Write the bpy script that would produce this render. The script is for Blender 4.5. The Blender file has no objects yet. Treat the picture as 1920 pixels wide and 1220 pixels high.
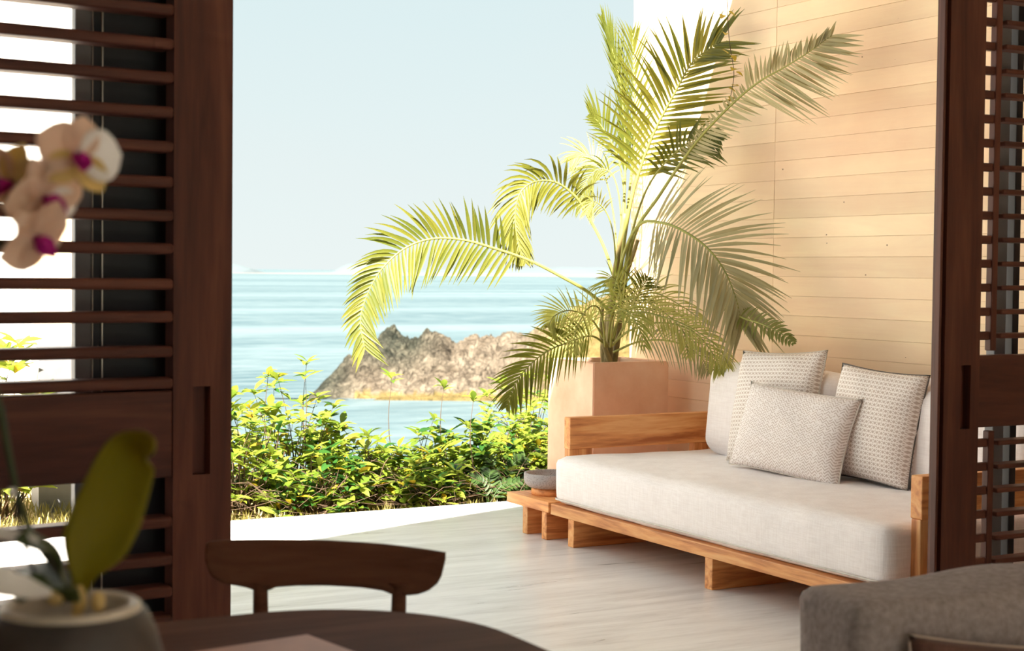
import bpy, bmesh, math, random
import numpy as np
from mathutils import Vector, Matrix, Quaternion, noise
R = math.radians
SC = bpy.context.scene
COL = SC.collection
random.seed(7)

# ------------------------------------------------------------------ camera
F_PX, EYE = 2950.0, 1.35
YAW, PITCH, ROLL = R(29.07), R(1.98), R(0.6)
f0 = Vector((math.sin(YAW), math.cos(YAW), 0)); r0 = Vector((math.cos(YAW), -math.sin(YAW), 0)); u0 = Vector((0, 0, 1))
FW = f0*math.cos(PITCH) - u0*math.sin(PITCH)
u1 = u0*math.cos(PITCH) + f0*math.sin(PITCH)
RT = r0*math.cos(ROLL) + u1*math.sin(ROLL)
UP = u1*math.cos(ROLL) - r0*math.sin(ROLL)
EYEP = Vector((0, 0, EYE))
cam_d = bpy.data.cameras.new('camera'); cam = bpy.data.objects.new('camera', cam_d); COL.objects.link(cam)
m = Matrix((RT, UP, -FW)).transposed().to_4x4(); m.translation = EYEP
cam.matrix_world = m
cam_d.sensor_fit = 'HORIZONTAL'; cam_d.sensor_width = 36.0; cam_d.lens = 36.0*F_PX/1920.0
cam_d.clip_start = 0.05; cam_d.clip_end = 60000
cam_d.dof.use_dof = True; cam_d.dof.focus_distance = 7.0; cam_d.dof.aperture_fstop = 5.6
SC.camera = cam
SC.view_settings.view_transform = 'Standard'; SC.view_settings.look = 'None'
SC.view_settings.gamma = 1.0; SC.view_settings.use_curve_mapping = False
SC.view_settings.exposure = 0.0
SC.cycles.use_denoising = True
SC.cycles.max_bounces = 12; SC.cycles.diffuse_bounces = 6; SC.cycles.glossy_bounces = 4
SC.cycles.transmission_bounces = 6; SC.cycles.transparent_max_bounces = 8
SC.cycles.sample_clamp_indirect = 8.0

def ray(x, y): return FW + RT*((x-960)/F_PX) + UP*((610-y)/F_PX)
def at_x(x, y, X): d = ray(x, y); return EYEP + d*(X/d.x)      # the real point on the plane X
def at_y(x, y, Y): d = ray(x, y); return EYEP + d*(Y/d.y)
def at_z(x, y, Z): d = ray(x, y); return EYEP + d*((Z-EYE)/d.z)
def at_d(x, y, D): return EYEP + ray(x, y)*D

# ------------------------------------------------------------------ sky and sun
W = bpy.data.worlds.new('sky'); SC.world = W; W.use_nodes = True
nt = W.node_tree; nt.nodes.clear()
out = nt.nodes.new('ShaderNodeOutputWorld'); bg = nt.nodes.new('ShaderNodeBackground')
tc = nt.nodes.new('ShaderNodeTexCoord'); sep = nt.nodes.new('ShaderNodeSeparateXYZ'); rp = nt.nodes.new('ShaderNodeValToRGB')
nt.links.new(tc.outputs['Generated'], sep.inputs[0]); nt.links.new(sep.outputs['Z'], rp.inputs[0])
e = rp.color_ramp.elements
e[0].position = 0.0; e[0].color = (0.84, 0.92, 0.91, 1)
e[1].position = 1.0; e[1].color = (0.60, 0.80, 0.90, 1)
a = e.new(0.06); a.color = (0.80, 0.90, 0.90, 1)
a = e.new(0.20); a.color = (0.70, 0.855, 0.88, 1)
nz = nt.nodes.new('ShaderNodeTexNoise'); nz.inputs['Scale'].default_value = 3.0; nz.inputs['Detail'].default_value = 5
mp = nt.nodes.new('ShaderNodeMapping'); mp.inputs['Scale'].default_value = (1, 1, 4)
nt.links.new(tc.outputs['Generated'], mp.inputs[0]); nt.links.new(mp.outputs[0], nz.inputs['Vector'])
mr = nt.nodes.new('ShaderNodeMapRange'); mr.inputs[1].default_value = .45; mr.inputs[2].default_value = .8; mr.inputs[4].default_value = .3
nt.links.new(nz.outputs['Fac'], mr.inputs[0])
mx = nt.nodes.new('ShaderNodeMix'); mx.data_type = 'RGBA'; mx.inputs[7].default_value = (.82, .87, .86, 1)
nt.links.new(mr.outputs[0], mx.inputs[0]); nt.links.new(rp.outputs[0], mx.inputs[6]); nt.links.new(mx.outputs[2], bg.inputs[0])
bg.inputs[1].default_value = 1.0
nt.links.new(bg.outputs[0], out.inputs[0])
SUN_DIR = Vector((0.60, 0.68, -1.0)).normalized()
sl = bpy.data.lights.new('sun', 'SUN'); sl.energy = 38.0; sl.angle = R(0.7); sl.color = (1.0, 0.93, 0.83)
so = bpy.data.objects.new('sun', sl); so.rotation_euler = SUN_DIR.to_track_quat('-Z', 'Y').to_euler(); so.location = (-3, -3, 8); COL.objects.link(so)

# ------------------------------------------------------------------ materials
class N:
    def __init__(s, name):
        s.m = bpy.data.materials.new(name); s.m.use_nodes = True; s.t = s.m.node_tree; s.n = s.t.nodes; s.n.clear()
        s.out = s.n.new('ShaderNodeOutputMaterial'); s.b = s.n.new('ShaderNodeBsdfPrincipled'); s.l(s.b.outputs[0], s.out.inputs[0])
    def l(s, a, b): s.t.links.new(a, b)
    def new(s, t, **k):
        n = s.n.new('ShaderNode'+t)
        for a, v in k.items(): setattr(n, a, v)
        return n
    def coord(s, kind='Object', scale=(1, 1, 1), rot=(0, 0, 0)):
        if kind == 'Position': src = s.new('NewGeometry').outputs['Position']
        else: src = s.new('TexCoord').outputs[kind]
        mp = s.new('Mapping'); mp.inputs['Scale'].default_value = scale; mp.inputs['Rotation'].default_value = rot
        s.l(src, mp.inputs[0]); return mp.outputs[0]
    def noise(s, vec, scale=5, detail=4, rough=.55, dist=0):
        n = s.new('TexNoise'); n.inputs['Scale'].default_value = scale; n.inputs['Detail'].default_value = detail
        n.inputs['Roughness'].default_value = rough; n.inputs['Distortion'].default_value = dist; s.l(vec, n.inputs['Vector']); return n.outputs['Fac']
    def ramp(s, fac, stops):
        r = s.new('ValToRGB'); el = r.color_ramp.elements
        el[0].position, el[0].color = stops[0][0], (*stops[0][1], 1); el[1].position, el[1].color = stops[-1][0], (*stops[-1][1], 1)
        for p, c in stops[1:-1]: q = el.new(p); q.color = (*c, 1)
        s.l(fac, r.inputs[0]); return r.outputs[0]
    def mix(s, fac, a, b, mode='MIX'):
        m = s.new('Mix', data_type='RGBA', blend_type=mode)
        for i, v in ((0, fac), (6, a), (7, b)):
            if isinstance(v, (int, float)): m.inputs[i].default_value = v
            elif isinstance(v, tuple): m.inputs[i].default_value = (*v, 1)
            else: s.l(v, m.inputs[i])
        return m.outputs[2]
    def math(s, op, a, b=0.0, c=None):
        m = s.new('Math', operation=op)
        for i, v in enumerate((a, b) if c is None else (a, b, c)):
            if isinstance(v, (int, float)): m.inputs[i].default_value = v
            else: s.l(v, m.inputs[i])
        return m.outputs[0]
    def rand(s): return s.new('ObjectInfo').outputs['Random']
    def bump(s, h, strength=.3, dist=.01):
        b = s.new('Bump'); b.inputs['Strength'].default_value = strength; b.inputs['Distance'].default_value = dist
        s.l(h, b.inputs['Height']); s.l(b.outputs[0], s.b.inputs['Normal'])
    def set(s, col=None, rough=None, spec=None, metal=None):
        if col is not None:
            if isinstance(col, tuple): s.b.inputs['Base Color'].default_value = (*col, 1)
            else: s.l(col, s.b.inputs['Base Color'])
        if rough is not None:
            if isinstance(rough, (int, float)): s.b.inputs['Roughness'].default_value = rough
            else: s.l(rough, s.b.inputs['Roughness'])
        if spec is not None: s.b.inputs['Specular IOR Level'].default_value = spec
        if metal is not None: s.b.inputs['Metallic'].default_value = metal
        return s.m
    def translucent(s, col, fac):
        t = s.new('BsdfTranslucent'); mx = s.new('MixShader'); mx.inputs[0].default_value = fac
        if isinstance(col, tuple): t.inputs[0].default_value = (*col, 1)
        else: s.l(col, t.inputs[0])
        s.l(s.b.outputs[0], mx.inputs[1]); s.l(t.outputs[0], mx.inputs[2]); s.l(mx.outputs[0], s.out.inputs[0])

def plain(name, col, rough=.6, spec=.4, metal=0, amt=.12, scale=12):
    n = N(name); c = n.coord('Object')
    f = n.noise(c, scale, 5)
    lo = tuple(v*(1-amt) for v in col); hi = tuple(min(1, v*(1+amt)) for v in col)
    n.set(n.ramp(f, [(.3, lo), (.7, hi)]), rough, spec, metal); n.bump(f, .15, .004); return n.m

def wood(name, dark, mid, light, axis='X', rough=.5, scale=1.0, spec=.4):
    n = N(name)
    sc = {'X': (1.2, 14, 14), 'Y': (14, 1.2, 14), 'Z': (14, 14, 1.2)}[axis]
    v = n.coord('Object', tuple(s*scale for s in sc))
    add = n.new('VectorMath', operation='ADD'); n.l(v, add.inputs[0])
    cmb = n.new('CombineXYZ'); r = n.math('MULTIPLY', n.rand(), 37.0)
    for i in range(3): n.l(r, cmb.inputs[i])
    n.l(cmb.outputs[0], add.inputs[1]); v = add.outputs[0]
    f1 = n.noise(v, 1.2, 4, .5, 1.2); f2 = n.noise(v, 6, 5, .6, .4)
    f = n.math('ADD', n.math('MULTIPLY', f1, .7), n.math('MULTIPLY', f2, .3))
    col = n.ramp(f, [(.33, dark), (.5, mid), (.66, light)])
    tone = n.mix(n.rand(), (.86, .86, .86), (1.12, 1.06, 1.0))
    col = n.mix(1.0, col, tone, 'MULTIPLY')
    n.set(col, rough, spec); n.bump(f2, .12, .002); return n.m

M = {}
for ax in 'XYZ':
    M['teak'+ax] = wood('teak_'+ax, (.42, .13, .04), (.76, .34, .12), (.88, .50, .22), ax, .5)
    M['dark'+ax] = wood('dark_louvre_wood_'+ax, (.058, .017, .011), (.10, .031, .019), (.150, .050, .030), ax, .48, .7, .28)
M['table'] = wood('walnut_table', (.070, .028, .017), (.12, .052, .032), (.165, .076, .047), 'X', .6, .5, .06)
M['black'] = plain('black_metal', (.02, .018, .022), .5)
M['grey_post'] = plain('grey_anodised_post', (.16, .16, .17), .5)
M['brass'] = plain('pale_metal', (.5, .46, .40), .35, .5, .9)

def fabric(name, c1, c2, thread=900, bumps=.35, wrinkle=.5, rough=.9):
    n = N(name); v = n.coord('Object')
    w1 = n.new('TexWave', wave_type='BANDS', bands_direction='X'); w2 = n.new('TexWave', wave_type='BANDS', bands_direction='Z'); w3 = n.new('TexWave', wave_type='BANDS', bands_direction='Y')
    for w in (w1, w2, w3):
        w.inputs['Scale'].default_value = thread/10; w.inputs['Distortion'].default_value = 1.5; w.inputs['Detail'].default_value = 2; n.l(v, w.inputs['Vector'])
    s1 = n.noise(n.coord('Object', (60, 60, 4)), 3, 3); s2 = n.noise(n.coord('Object', (4, 4, 60)), 3, 3)
    f = n.math('MULTIPLY', n.math('ADD', s1, s2), .5)
    weave = n.math('ADD', n.math('ADD', w1.outputs['Fac'], w2.outputs['Fac']), w3.outputs['Fac'])
    col = n.ramp(f, [(.38, c1), (.6, c2)])
    n.set(col, rough, .2)
    n.b.inputs['Sheen Weight'].default_value = .15
    soft = n.math('ADD', n.noise(v, 5, 3), n.math('MULTIPLY', n.noise(n.coord('Object', (9, 9, 1.6), (R(12), 0, 0)), 1.6, 3, .5, .6), .8))
    h = n.math('ADD', n.math('MULTIPLY', weave, .03), n.math('ADD', n.math('MULTIPLY', f, .15), n.math('MULTIPLY', soft, wrinkle)))
    n.bump(h, bumps, .02); return n.m
M['linen'] = fabric('cream_linen', (.87, .80, .785), (.95, .89, .88))
M['couch'] = plain('grey_couch_fabric', (.30, .255, .25), .95, .1, 0, .22, 70)
M['brown_cushion'] = fabric('brown_cushion_fabric', (.09, .04, .03), (.14, .065, .05))
M['piping'] = plain('beige_piping', (.42, .33, .28), .8)
M['cream_piping'] = plain('cream_piping', (.66, .60, .54), .8)
M['dark_zip'] = plain('dark_zip', (.12, .10, .09), .7)

def herring(name, ca, cb, sx, sz, kind):
    """woven pillow faces: small chevrons or a triangle lattice as flat woven colour"""
    n = N(name); tcn = n.new('TexCoord').outputs['Object']; s = n.new('SeparateXYZ'); n.l(tcn, s.inputs[0])
    x, z = s.outputs[0], s.outputs[2]
    if kind == 'chevron':
        tri = n.math('PINGPONG', n.math('MULTIPLY', x, sx), 1.0)
        ph = n.math('FRACT', n.math('ADD', n.math('MULTIPLY', z, sz), n.math('MULTIPLY', tri, 1.1)))
        fac = n.math('GREATER_THAN', ph, .52)
        brk = n.math('GREATER_THAN', n.noise(n.coord('Object', (90, 90, 90)), 1, 2), .42)
        fac = n.math('MULTIPLY', fac, brk)
    else:
        a = n.math('ADD', n.math('MULTIPLY', x, sx), n.math('MULTIPLY', z, sz)); b = n.math('SUBTRACT', n.math('MULTIPLY', x, sx), n.math('MULTIPLY', z, sz))
        ta = n.math('PINGPONG', a, .5); tb = n.math('PINGPONG', b, .5); tz = n.math('PINGPONG', n.math('MULTIPLY', z, sz*1.0), .5)
        mn = n.math('MINIMUM', n.math('MINIMUM', ta, tb), tz)
        fac = n.math('GREATER_THAN', mn, .12)
    col = n.mix(fac, ca, cb)
    n.set(col, .92, .15)
    soft = n.noise(n.coord('Object'), 6, 3)
    n.bump(n.math('ADD', n.math('MULTIPLY', fac, .08), n.math('MULTIPLY', soft, .5)), .4, .015); return n.m
M['chevron'] = herring('chevron_weave', (.90, .84, .82), (.62, .53, .49), 60, 75, 'chevron')
M['lattice'] = herring('triangle_weave', (.92, .86, .82), (.60, .50, .44), 44, 52, 'lattice')

# board-marked wall
n = N('board_marked_wall')
v = n.coord('Position', (3, .6, 7)); f1 = n.noise(v, 1.0, 6, .6, .8)
v2 = n.coord('Position', (1, 1.0, 1.6)); f2 = n.noise(v2, .9, 5, .6)
v3 = n.coord('Position', (20, 3, 60)); f3 = n.noise(v3, 1.5, 4, .6)
c = n.ramp(f2, [(.35, (.86, .60, .40)), (.5, (.91, .69, .46)), (.65, (.94, .77, .52))])
c = n.mix(n.math('MULTIPLY', n.math('SUBTRACT', f1, .35), 1.5), c, (.76, .51, .36))
c = n.mix(n.math('MULTIPLY', f3, .22), c, (.90, .75, .58))
tone = n.mix(n.rand(), (.92, .90, .88), (1.06, 1.05, 1.03)); c = n.mix(1.0, c, tone, 'MULTIPLY')
vo = n.new('TexVoronoi'); vo.inputs['Scale'].default_value = 9; n.l(n.coord('Position', (1, 1, 1.4)), vo.inputs['Vector'])
hole = n.math('LESS_THAN', vo.outputs['Distance'], .045); msk = n.math('GREATER_THAN', n.noise(n.coord('Position'), 2.3, 2), .52)
hole = n.math('MULTIPLY', hole, msk)
c = n.mix(hole, c, (.28, .18, .12))
n.set(c, .75, .25); n.bump(n.math('SUBTRACT', n.math('MULTIPLY', f3, .5), hole), .35, .004); M['board'] = n.m
M['joint'] = plain('wall_joint_mortar', (.70, .50, .34), .9)
M['lawn_unseen'] = plain('unseen_lawn', (.10, .13, .04), .95)
M['plaster'] = plain('white_plaster', (.80, .78, .74), .85)
M['room_wall'] = plain('room_wall_plaster', (.50, .43, .37), .85)
# floor
n = N('pale_stone_floor')
v = n.coord('Position', (.9, 7, 1), (0, 0, R(2))); f1 = n.noise(v, 1.6, 7, .65, .6); v2 = n.coord('Position', (.5, 1.0, 1)); f2 = n.noise(v2, 1.6, 4)
f3 = n.noise(n.coord('Position', (3, 40, 1)), 2.0, 4, .6)
fm = n.math('ADD', n.math('MULTIPLY', f1, .6), n.math('ADD', n.math('MULTIPLY', f2, .25), n.math('MULTIPLY', f3, .15)))
c = n.ramp(fm, [(.36, (.60, .565, .54)), (.5, (.80, .775, .76)), (.62, (.90, .88, .865))])
n.set(c, n.math('ADD', n.math('MULTIPLY', f1, .22), .20), .6); n.bump(f1, .02, .004); M['floor'] = n.m
# terracotta planter
n = N('terracotta_render'); v = n.coord('Object'); f1 = n.noise(v, 4, 6, .6); f2 = n.noise(v, 30, 4)
c = n.ramp(f1, [(.3, (.74, .42, .28)), (.5, (.81, .51, .36)), (.7, (.87, .60, .45))])
n.set(c, .8, .25); n.bump(f2, .12, .003); M['terra'] = n.m
M['soil'] = plain('dark_soil', (.06, .04, .025), .95, amt=.5, scale=60)
# bowl
n = N('pitted_grey_stone'); v = n.coord('Object'); vo = n.new('TexVoronoi'); vo.inputs['Scale'].default_value = 170; n.l(v, vo.inputs['Vector'])
f2 = n.noise(v, 120, 3)
fac = n.math('LESS_THAN', n.math('ADD', vo.outputs['Distance'], n.math('MULTIPLY', f2, .5)), .52)
n.set(n.mix(fac, (.42, .38, .37), (.13, .11, .11)), .9, .2); n.bump(n.math('SUBTRACT', 1.0, fac), .5, .003); M['stone_bowl'] = n.m

def leafmat(name, lo, hi, tr=.45, rough=.45, spec=.4):
    n = N(name); f = n.noise(n.coord('Object'), 9, 3); r = n.rand()
    c = n.ramp(n.math('ADD', n.math('MULTIPLY', f, .5), n.math('MULTIPLY', r, .5)), [(.2, lo), (.8, hi)])
    n.set(c, rough, spec); n.translucent(c, tr); return n.m
M['palm'] = leafmat('palm_leaf_yellow_green', (.09, .112, .012), (.185, .18, .024), .5)
M['palm_shade'] = leafmat('palm_leaf_shade_grey', (.33, .31, .15), (.47, .42, .24), .4)  # greyer copy of the palm leaf, with the wall's shade put into its colour
M['palm_lightened'] = leafmat('palm_leaf_lightened', (.34, .36, .07), (.48, .46, .14), .55)  # sunlight put into a lighter leaf colour for the shaded basal fronds
M['rachis'] = plain('palm_rachis', (.28, .28, .06), .5)
M['trunk'] = plain('palm_stem', (.22, .17, .06), .7, amt=.4)
M['leafA'] = leafmat('shrub_leaf_lime', (.19, .26, .028), (.31, .36, .055), .6)
M['leafB'] = leafmat('shrub_leaf_green', (.11, .19, .020), (.20, .27, .03), .6)
M['leafC'] = leafmat('shrub_leaf_dark', (.012, .055, .010), (.035, .105, .016), .3, .3)
M['leafD'] = leafmat('shrub_leaf_yellow', (.33, .24, .015), (.45, .33, .03))
M['twig'] = plain('twig_bark', (.075, .045, .025), .9, amt=.3)
M['fern'] = leafmat('cycad_leaf', (.018, .040, .008), (.04, .075, .012), .2)

# ------------------------------------------------------------------ helpers
def obj(name, me, mat=None, parent=None, loc=None, rot=None):
    o = bpy.data.objects.new(name, me); COL.objects.link(o)
    if mat is not None and not me.materials: me.materials.append(mat)
    if parent is not None: o.parent = parent
    if loc is not None: o.location = loc
    if rot is not None: o.rotation_euler = rot
    return o
def empty(name, loc=(0, 0, 0), rz=0):
    o = bpy.data.objects.new(name, None); o.location = loc; o.rotation_euler = (0, 0, rz); o.empty_display_size = .1; COL.objects.link(o); return o
def tag(o, label=None, cat=None, group=None, kind=None):
    if label: o['label'] = label
    if cat: o['category'] = cat
    if group: o['group'] = group
    if kind: o['kind'] = kind
    return o
def mesh(name, vs, fs, smooth=False):
    me = bpy.data.meshes.new(name); me.from_pydata([tuple(v) for v in vs], [], fs); me.update()
    if smooth: me.shade_smooth()
    return me
class MB:
    def __init__(s): s.v = []; s.f = []
    def add(s, vs, fs):
        b = len(s.v); s.v += [tuple(v) for v in vs]; s.f += [tuple(i+b for i in f) for f in fs]
    def tube(s, pts, rad, seg=6, caps=True):
        pts = [Vector(p) for p in pts]; n = len(pts)
        if isinstance(rad, (int, float)): rad = [rad]*n
        ref = Vector((0, 0, 1)) if abs((pts[-1]-pts[0]).normalized().z) < .9 else Vector((1, 0, 0))
        vs = []; fs = []
        for i, p in enumerate(pts):
            t = (pts[min(i+1, n-1)]-pts[max(i-1, 0)]).normalized()
            a = t.cross(ref).normalized(); b = t.cross(a); ref = a.cross(t) if False else ref
            for k in range(seg):
                w = 2*math.pi*k/seg; vs.append(p+(a*math.cos(w)+b*math.sin(w))*rad[i])
        for i in range(n-1):
            for k in range(seg):
                fs.append((i*seg+k, i*seg+(k+1) % seg, (i+1)*seg+(k+1) % seg, (i+1)*seg+k))
        if caps: fs.append(tuple(range(seg))[::-1]); fs.append(tuple((n-1)*seg+k for k in range(seg)))
        s.add(vs, fs)
    def box(s, lo, hi):
        x0, y0, z0 = lo; x1, y1, z1 = hi
        s.add([(x0, y0, z0), (x1, y0, z0), (x1, y1, z0), (x0, y1, z0), (x0, y0, z1), (x1, y0, z1), (x1, y1, z1), (x0, y1, z1)],
              [(0, 3, 2, 1), (4, 5, 6, 7), (0, 1, 5, 4), (1, 2, 6, 5), (2, 3, 7, 6), (3, 0, 4, 7)])
    def mesh(s, name, smooth=False): return mesh(name, s.v, s.f, smooth)
def bevbox(name, lo, hi, bev=.003, seg=2):
    """bevelled box mesh centred on its own origin; returns mesh, centre"""
    lo = Vector(lo); hi = Vector(hi); c = (lo+hi)/2; s = hi-lo
    bm = bmesh.new(); bmesh.ops.create_cube(bm, size=1.0); bmesh.ops.scale(bm, vec=s, verts=bm.verts)
    if bev > 0: bmesh.ops.bevel(bm, geom=bm.edges[:], offset=min(bev, min(s)*.45), segments=seg, affect='EDGES', profile=.5)
    me = bpy.data.meshes.new(name); bm.to_mesh(me); bm.free(); return me, c
def boxobj(name, lo, hi, mat, parent=None, bev=.003, seg=2):
    me, c = bevbox(name, lo, hi, bev, seg); o = obj(name, me, mat, parent, c); return o
def lathe(name, prof, seg=48, smooth=True):
    vs = []; fs = []; n = len(prof)
    for k in range(seg):
        w = 2*math.pi*k/seg
        for r, z in prof: vs.append((r*math.cos(w), r*math.sin(w), z))
    for k in range(seg):
        for i in range(n-1):
            a = k*n+i; b = ((k+1) % seg)*n+i; fs.append((a, b, b+1, a+1))
    me = mesh(name, vs, fs, smooth)
    return me
def softbox(name, size, r, n=14, bulge=.02, wob=.006, seed=0):
    """upholstered block: rounded box with crowned faces and slight unevenness"""
    hx, hy, hz = (v/2 for v in size)
    mx_ = max(size); cnt = [max(4, int(n*v/mx_)+3) for v in size]
    bm = bmesh.new(); idx = {}
    def vert(i, j, k):
        key = (i, j, k)
        if key in idx: return idx[key]
        p = Vector(((2*i/cnt[0]-1)*hx, (2*j/cnt[1]-1)*hy, (2*k/cnt[2]-1)*hz))
        u, v, w = p.x/hx, p.y/hy, p.z/hz
        q = Vector((max(-(hx-r), min(hx-r, p.x)), max(-(hy-r), min(hy-r, p.y)), max(-(hz-r), min(hz-r, p.z))))
        d = p-q
        # push cube surface to the rounded one
        nrm = d.normalized() if d.length > 1e-9 else Vector((0, 0, 1))
        pp = q+nrm*r
        pp.x += bulge*.6*(1-v*v)*(1-w*w)*u; pp.y += bulge*.6*(1-u*u)*(1-w*w)*v; pp.z += bulge*(1-u*u)*(1-v*v)*w
        pp += Vector((noise.noise(pp*5+Vector((seed, 0, 0))), noise.noise(pp*5+Vector((0, seed+9, 0))), noise.noise(pp*4+Vector((0, 0, seed+21)))))*wob
        idx[key] = bm.verts.new(pp); return idx[key]
    A, B, Cc = cnt
    def face(a, b, c, d):
        try: bm.faces.new((a, b, c, d))
        except ValueError: pass
    for i in range(A):
        for j in range(B):
            face(vert(i, j, 0), vert(i, j+1, 0), vert(i+1, j+1, 0), vert(i+1, j, 0)); face(vert(i, j, Cc), vert(i+1, j, Cc), vert(i+1, j+1, Cc), vert(i, j+1, Cc))
    for i in range(A):
        for k in range(Cc):
            face(vert(i, 0, k), vert(i+1, 0, k), vert(i+1, 0, k+1), vert(i, 0, k+1)); face(vert(i, B, k), vert(i, B, k+1), vert(i+1, B, k+1), vert(i+1, B, k))
    for j in range(B):
        for k in range(Cc):
            face(vert(0, j, k), vert(0, j, k+1), vert(0, j+1, k+1), vert(0, j+1, k)); face(vert(A, j, k), vert(A, j+1, k), vert(A, j+1, k+1), vert(A, j, k+1))
    me = bpy.data.meshes.new(name); bm.to_mesh(me); bm.free(); me.shade_smooth(); return me
def grid_line(size, r, z, off=.004):
    """closed path around a rounded block at height z"""
    hx, hy = size[0]/2+off, size[1]/2+off; pts = []
    for cx, cy, a0 in ((hx-r, hy-r, 0), (-hx+r, hy-r, 90), (-hx+r, -hy+r, 180), (hx-r, -hy+r, 270)):
        for k in range(7): w = R(a0+15*k); pts.append(Vector((cx+r*math.cos(w), cy+r*math.sin(w), z)))
    pts.append(pts[0]); return pts
def smoothpts(pts, n):
    """Catmull-Rom through control points"""
    P = [Vector(p) for p in pts]; P = [P[0]*2-P[1]]+P+[P[-1]*2-P[-2]]; out = []; segs = len(P)-3
    for i in range(n):
        t = i/(n-1)*segs; k = min(int(t), segs-1); t -= k; a, b, c, d = P[k:k+4]
        out.append(.5*((2*b)+(c-a)*t+(2*a-5*b+4*c-d)*t*t+(3*b-a-3*c+d)*t**3))
    return out
#@@STRUCT
# ------------------------------------------------------------------ setting
floor = boxobj('floor', (-3.2, -3.0, -.16), (5.1, 8.05, 0), M['floor'], None, .004); tag(floor, kind='structure')
# wall with board marks, each board a part
WX, WY0, WY1 = 5.1, -3.0, 7.75
wr = boxobj('wall_right', (WX+.005, WY0, -.16), (WX+.34, WY1, 4.3), M['joint'], None, .004); tag(wr, kind='structure')
joints = [WY1, 6.42, 4.0, 1.6]
z = 1.631-.098*17; row = 0; bcache = []
for row in range(45):
    z0 = z+row*.098; z1 = z0+.098
    if z0 < -.01: z0 = 0.0
    if z0 > 4.25: break
    for k in range(len(joints)-1):
        y1, y0 = joints[k], joints[k+1]
        dx = random.uniform(-.0015, .0015)
        b, c = bevbox('board', (WX+dx, y0+.0008, z0+.0005), (WX+.02, y1-.0008, z1-.0005), .0010, 1)
        o = obj('board', b, M['board'], None, c); o.parent = wr; o.matrix_parent_inverse = Matrix.Translation(-wr.location)
ceiling_pts = [(-4.5, -3.2), (5.5, -3.2), (5.5, 4.725+.36*5.5), (.2, 4.725+.072), (.2, 3.97), (-4.5, 3.97)]  # unseen roof edge, its left end cut back to add bounced sun
vs = [(x, y, 3.1) for x, y in ceiling_pts]+[(x, y, 3.32) for x, y in ceiling_pts]; k = len(ceiling_pts)
fs = [tuple(range(k))[::-1], tuple(range(k, 2*k))]+[(i, (i+1) % k, (i+1) % k+k, i+k) for i in range(k)]
ceil = obj('ceiling', mesh('ceiling', vs, fs), M['plaster']); tag(ceil, kind='structure')
DY = 3.86
def st(name, lo, hi, mat): o = boxobj(name, lo, hi, M[mat], None, .004); tag(o, kind='structure'); return o
st('wall_left', (-3.2, -3.0, 0), (-3.0, 3.9, 3.1), 'room_wall')
st('wall_back', (-3.0, -3.0, 0), (.5, -2.8, 3.1), 'room_wall'); st('trim_2', (.5, -3.0, 2.5), (3.0, -2.8, 3.1), 'room_wall'); st('trim_3', (3.0, -3.0, 0), (5.1, -2.8, 3.1), 'room_wall')  # unseen opening left in the back wall, added to light the door faces
gb = boxobj('ground_unseen', (-9, -9, -.3), (9, -3.05, -.02), M['lawn_unseen'], None, .004); tag(gb, kind='structure')  # unseen ground added outside the opening to block light from below
st('wall_front', (-3.0, DY-.06, 0), (-.1, DY+.12, 3.1), 'room_wall')
st('trim_1', (-.1, DY-.08, 2.62), (5.1, DY+.24, 3.1), 'darkX')

# ---- louvred doors
def louvre_door(name, x0, x1, y, rail_z, zs_up, zs_dn, stile=.145, left_stile=.1, th=.045, slat_th=.027, slat_d=.065, rot=0, pivot=None, pull=None, gap=0, pull_z=(.86, 1.09)):
    """x1 side is the wide meeting stile when positive; all in local coordinates of an empty at the door's foot"""
    d = empty(name, (pivot[0], pivot[1], 0), rot); tag(d, kind='structure')
    L = x1-x0                                    # local x from 0 (pull side) to L
    def P(n, lo, hi, mat, bev=.004): return boxobj(n, lo, hi, M[mat], d, bev)
    return d, L, P
# door_1, left: local x runs from meeting stile (0) to the left (negative)
d1 = empty('door_1', (1.295, 3.80, 0), R(6)); tag(d1, kind='structure')
def D1(n, lo, hi, mat, bev=.004): return boxobj(n, lo, hi, M[mat], d1, bev)
SW = .155
def stile_with_pull(P, xa, xb, px0, px1, z0, z1, th, name='stile', ztop=2.6, depth=.032):
    b = MB(); y0, y1 = -th/2, th/2; zb = .01
    # frame of the stile around the pull, cut as one outline so the wood runs through
    for lo, hi in (((xa, y0, zb), (px0, y1, ztop)), ((px1, y0, zb), (xb, y1, ztop)), ((px0, y0, zb), (px1, y1, z0)), ((px0, y0, z1), (px1, y1, ztop))): b.box(lo, hi)
    obj(name, b.mesh(name), M['darkZ'], d1 if P is D1 else d2, (.025, 0, 0) if P is not D1 else None)
    P('pull_recess', (px0, -th/2+depth, z0), (px1, th/2-.004, z1), 'darkZ', .001)
stile_with_pull(D1, -SW, 0, -.104, -.057, .838, 1.057, .05)
#@@DOOR1
UPZ = [at_y(322, y, 3.82).z for y in (-26, 37-10, 100-10, 162-10, 226-10, 289-10, 354-10, 416-10, 477-10, 542-10, 602-10, 666-10, 720-6)]
DNZ = [at_y(322, y, 3.82).z for y in (970, 1040, 1098, 1151, 1212, 1270)]
zlo = .10
UPZ += [UPZ[0]+.09*k for k in range(1, 4)]
DNZ += [DNZ[-1]-.09*k for k in range(1, 3)]
LW = 1.05
for z in UPZ+DNZ:
    me, c = bevbox('slat', (-LW+.09, -.034, z-.0138), (-SW-.002, .034, z+.0138), .009, 3)
    obj('slat', me, M['darkX'], d1, c)
D1('stile', (-LW-.02, -.025, .01), (-LW+.09, .025, 2.6), 'darkZ')
zr1, zr0 = at_y(322, 728, 3.82).z, at_y(322, 888, 3.82).z
D1('mid_rail', (-LW+.09, -.022, zr0), (-SW, .022, zr1), 'darkX')
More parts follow.
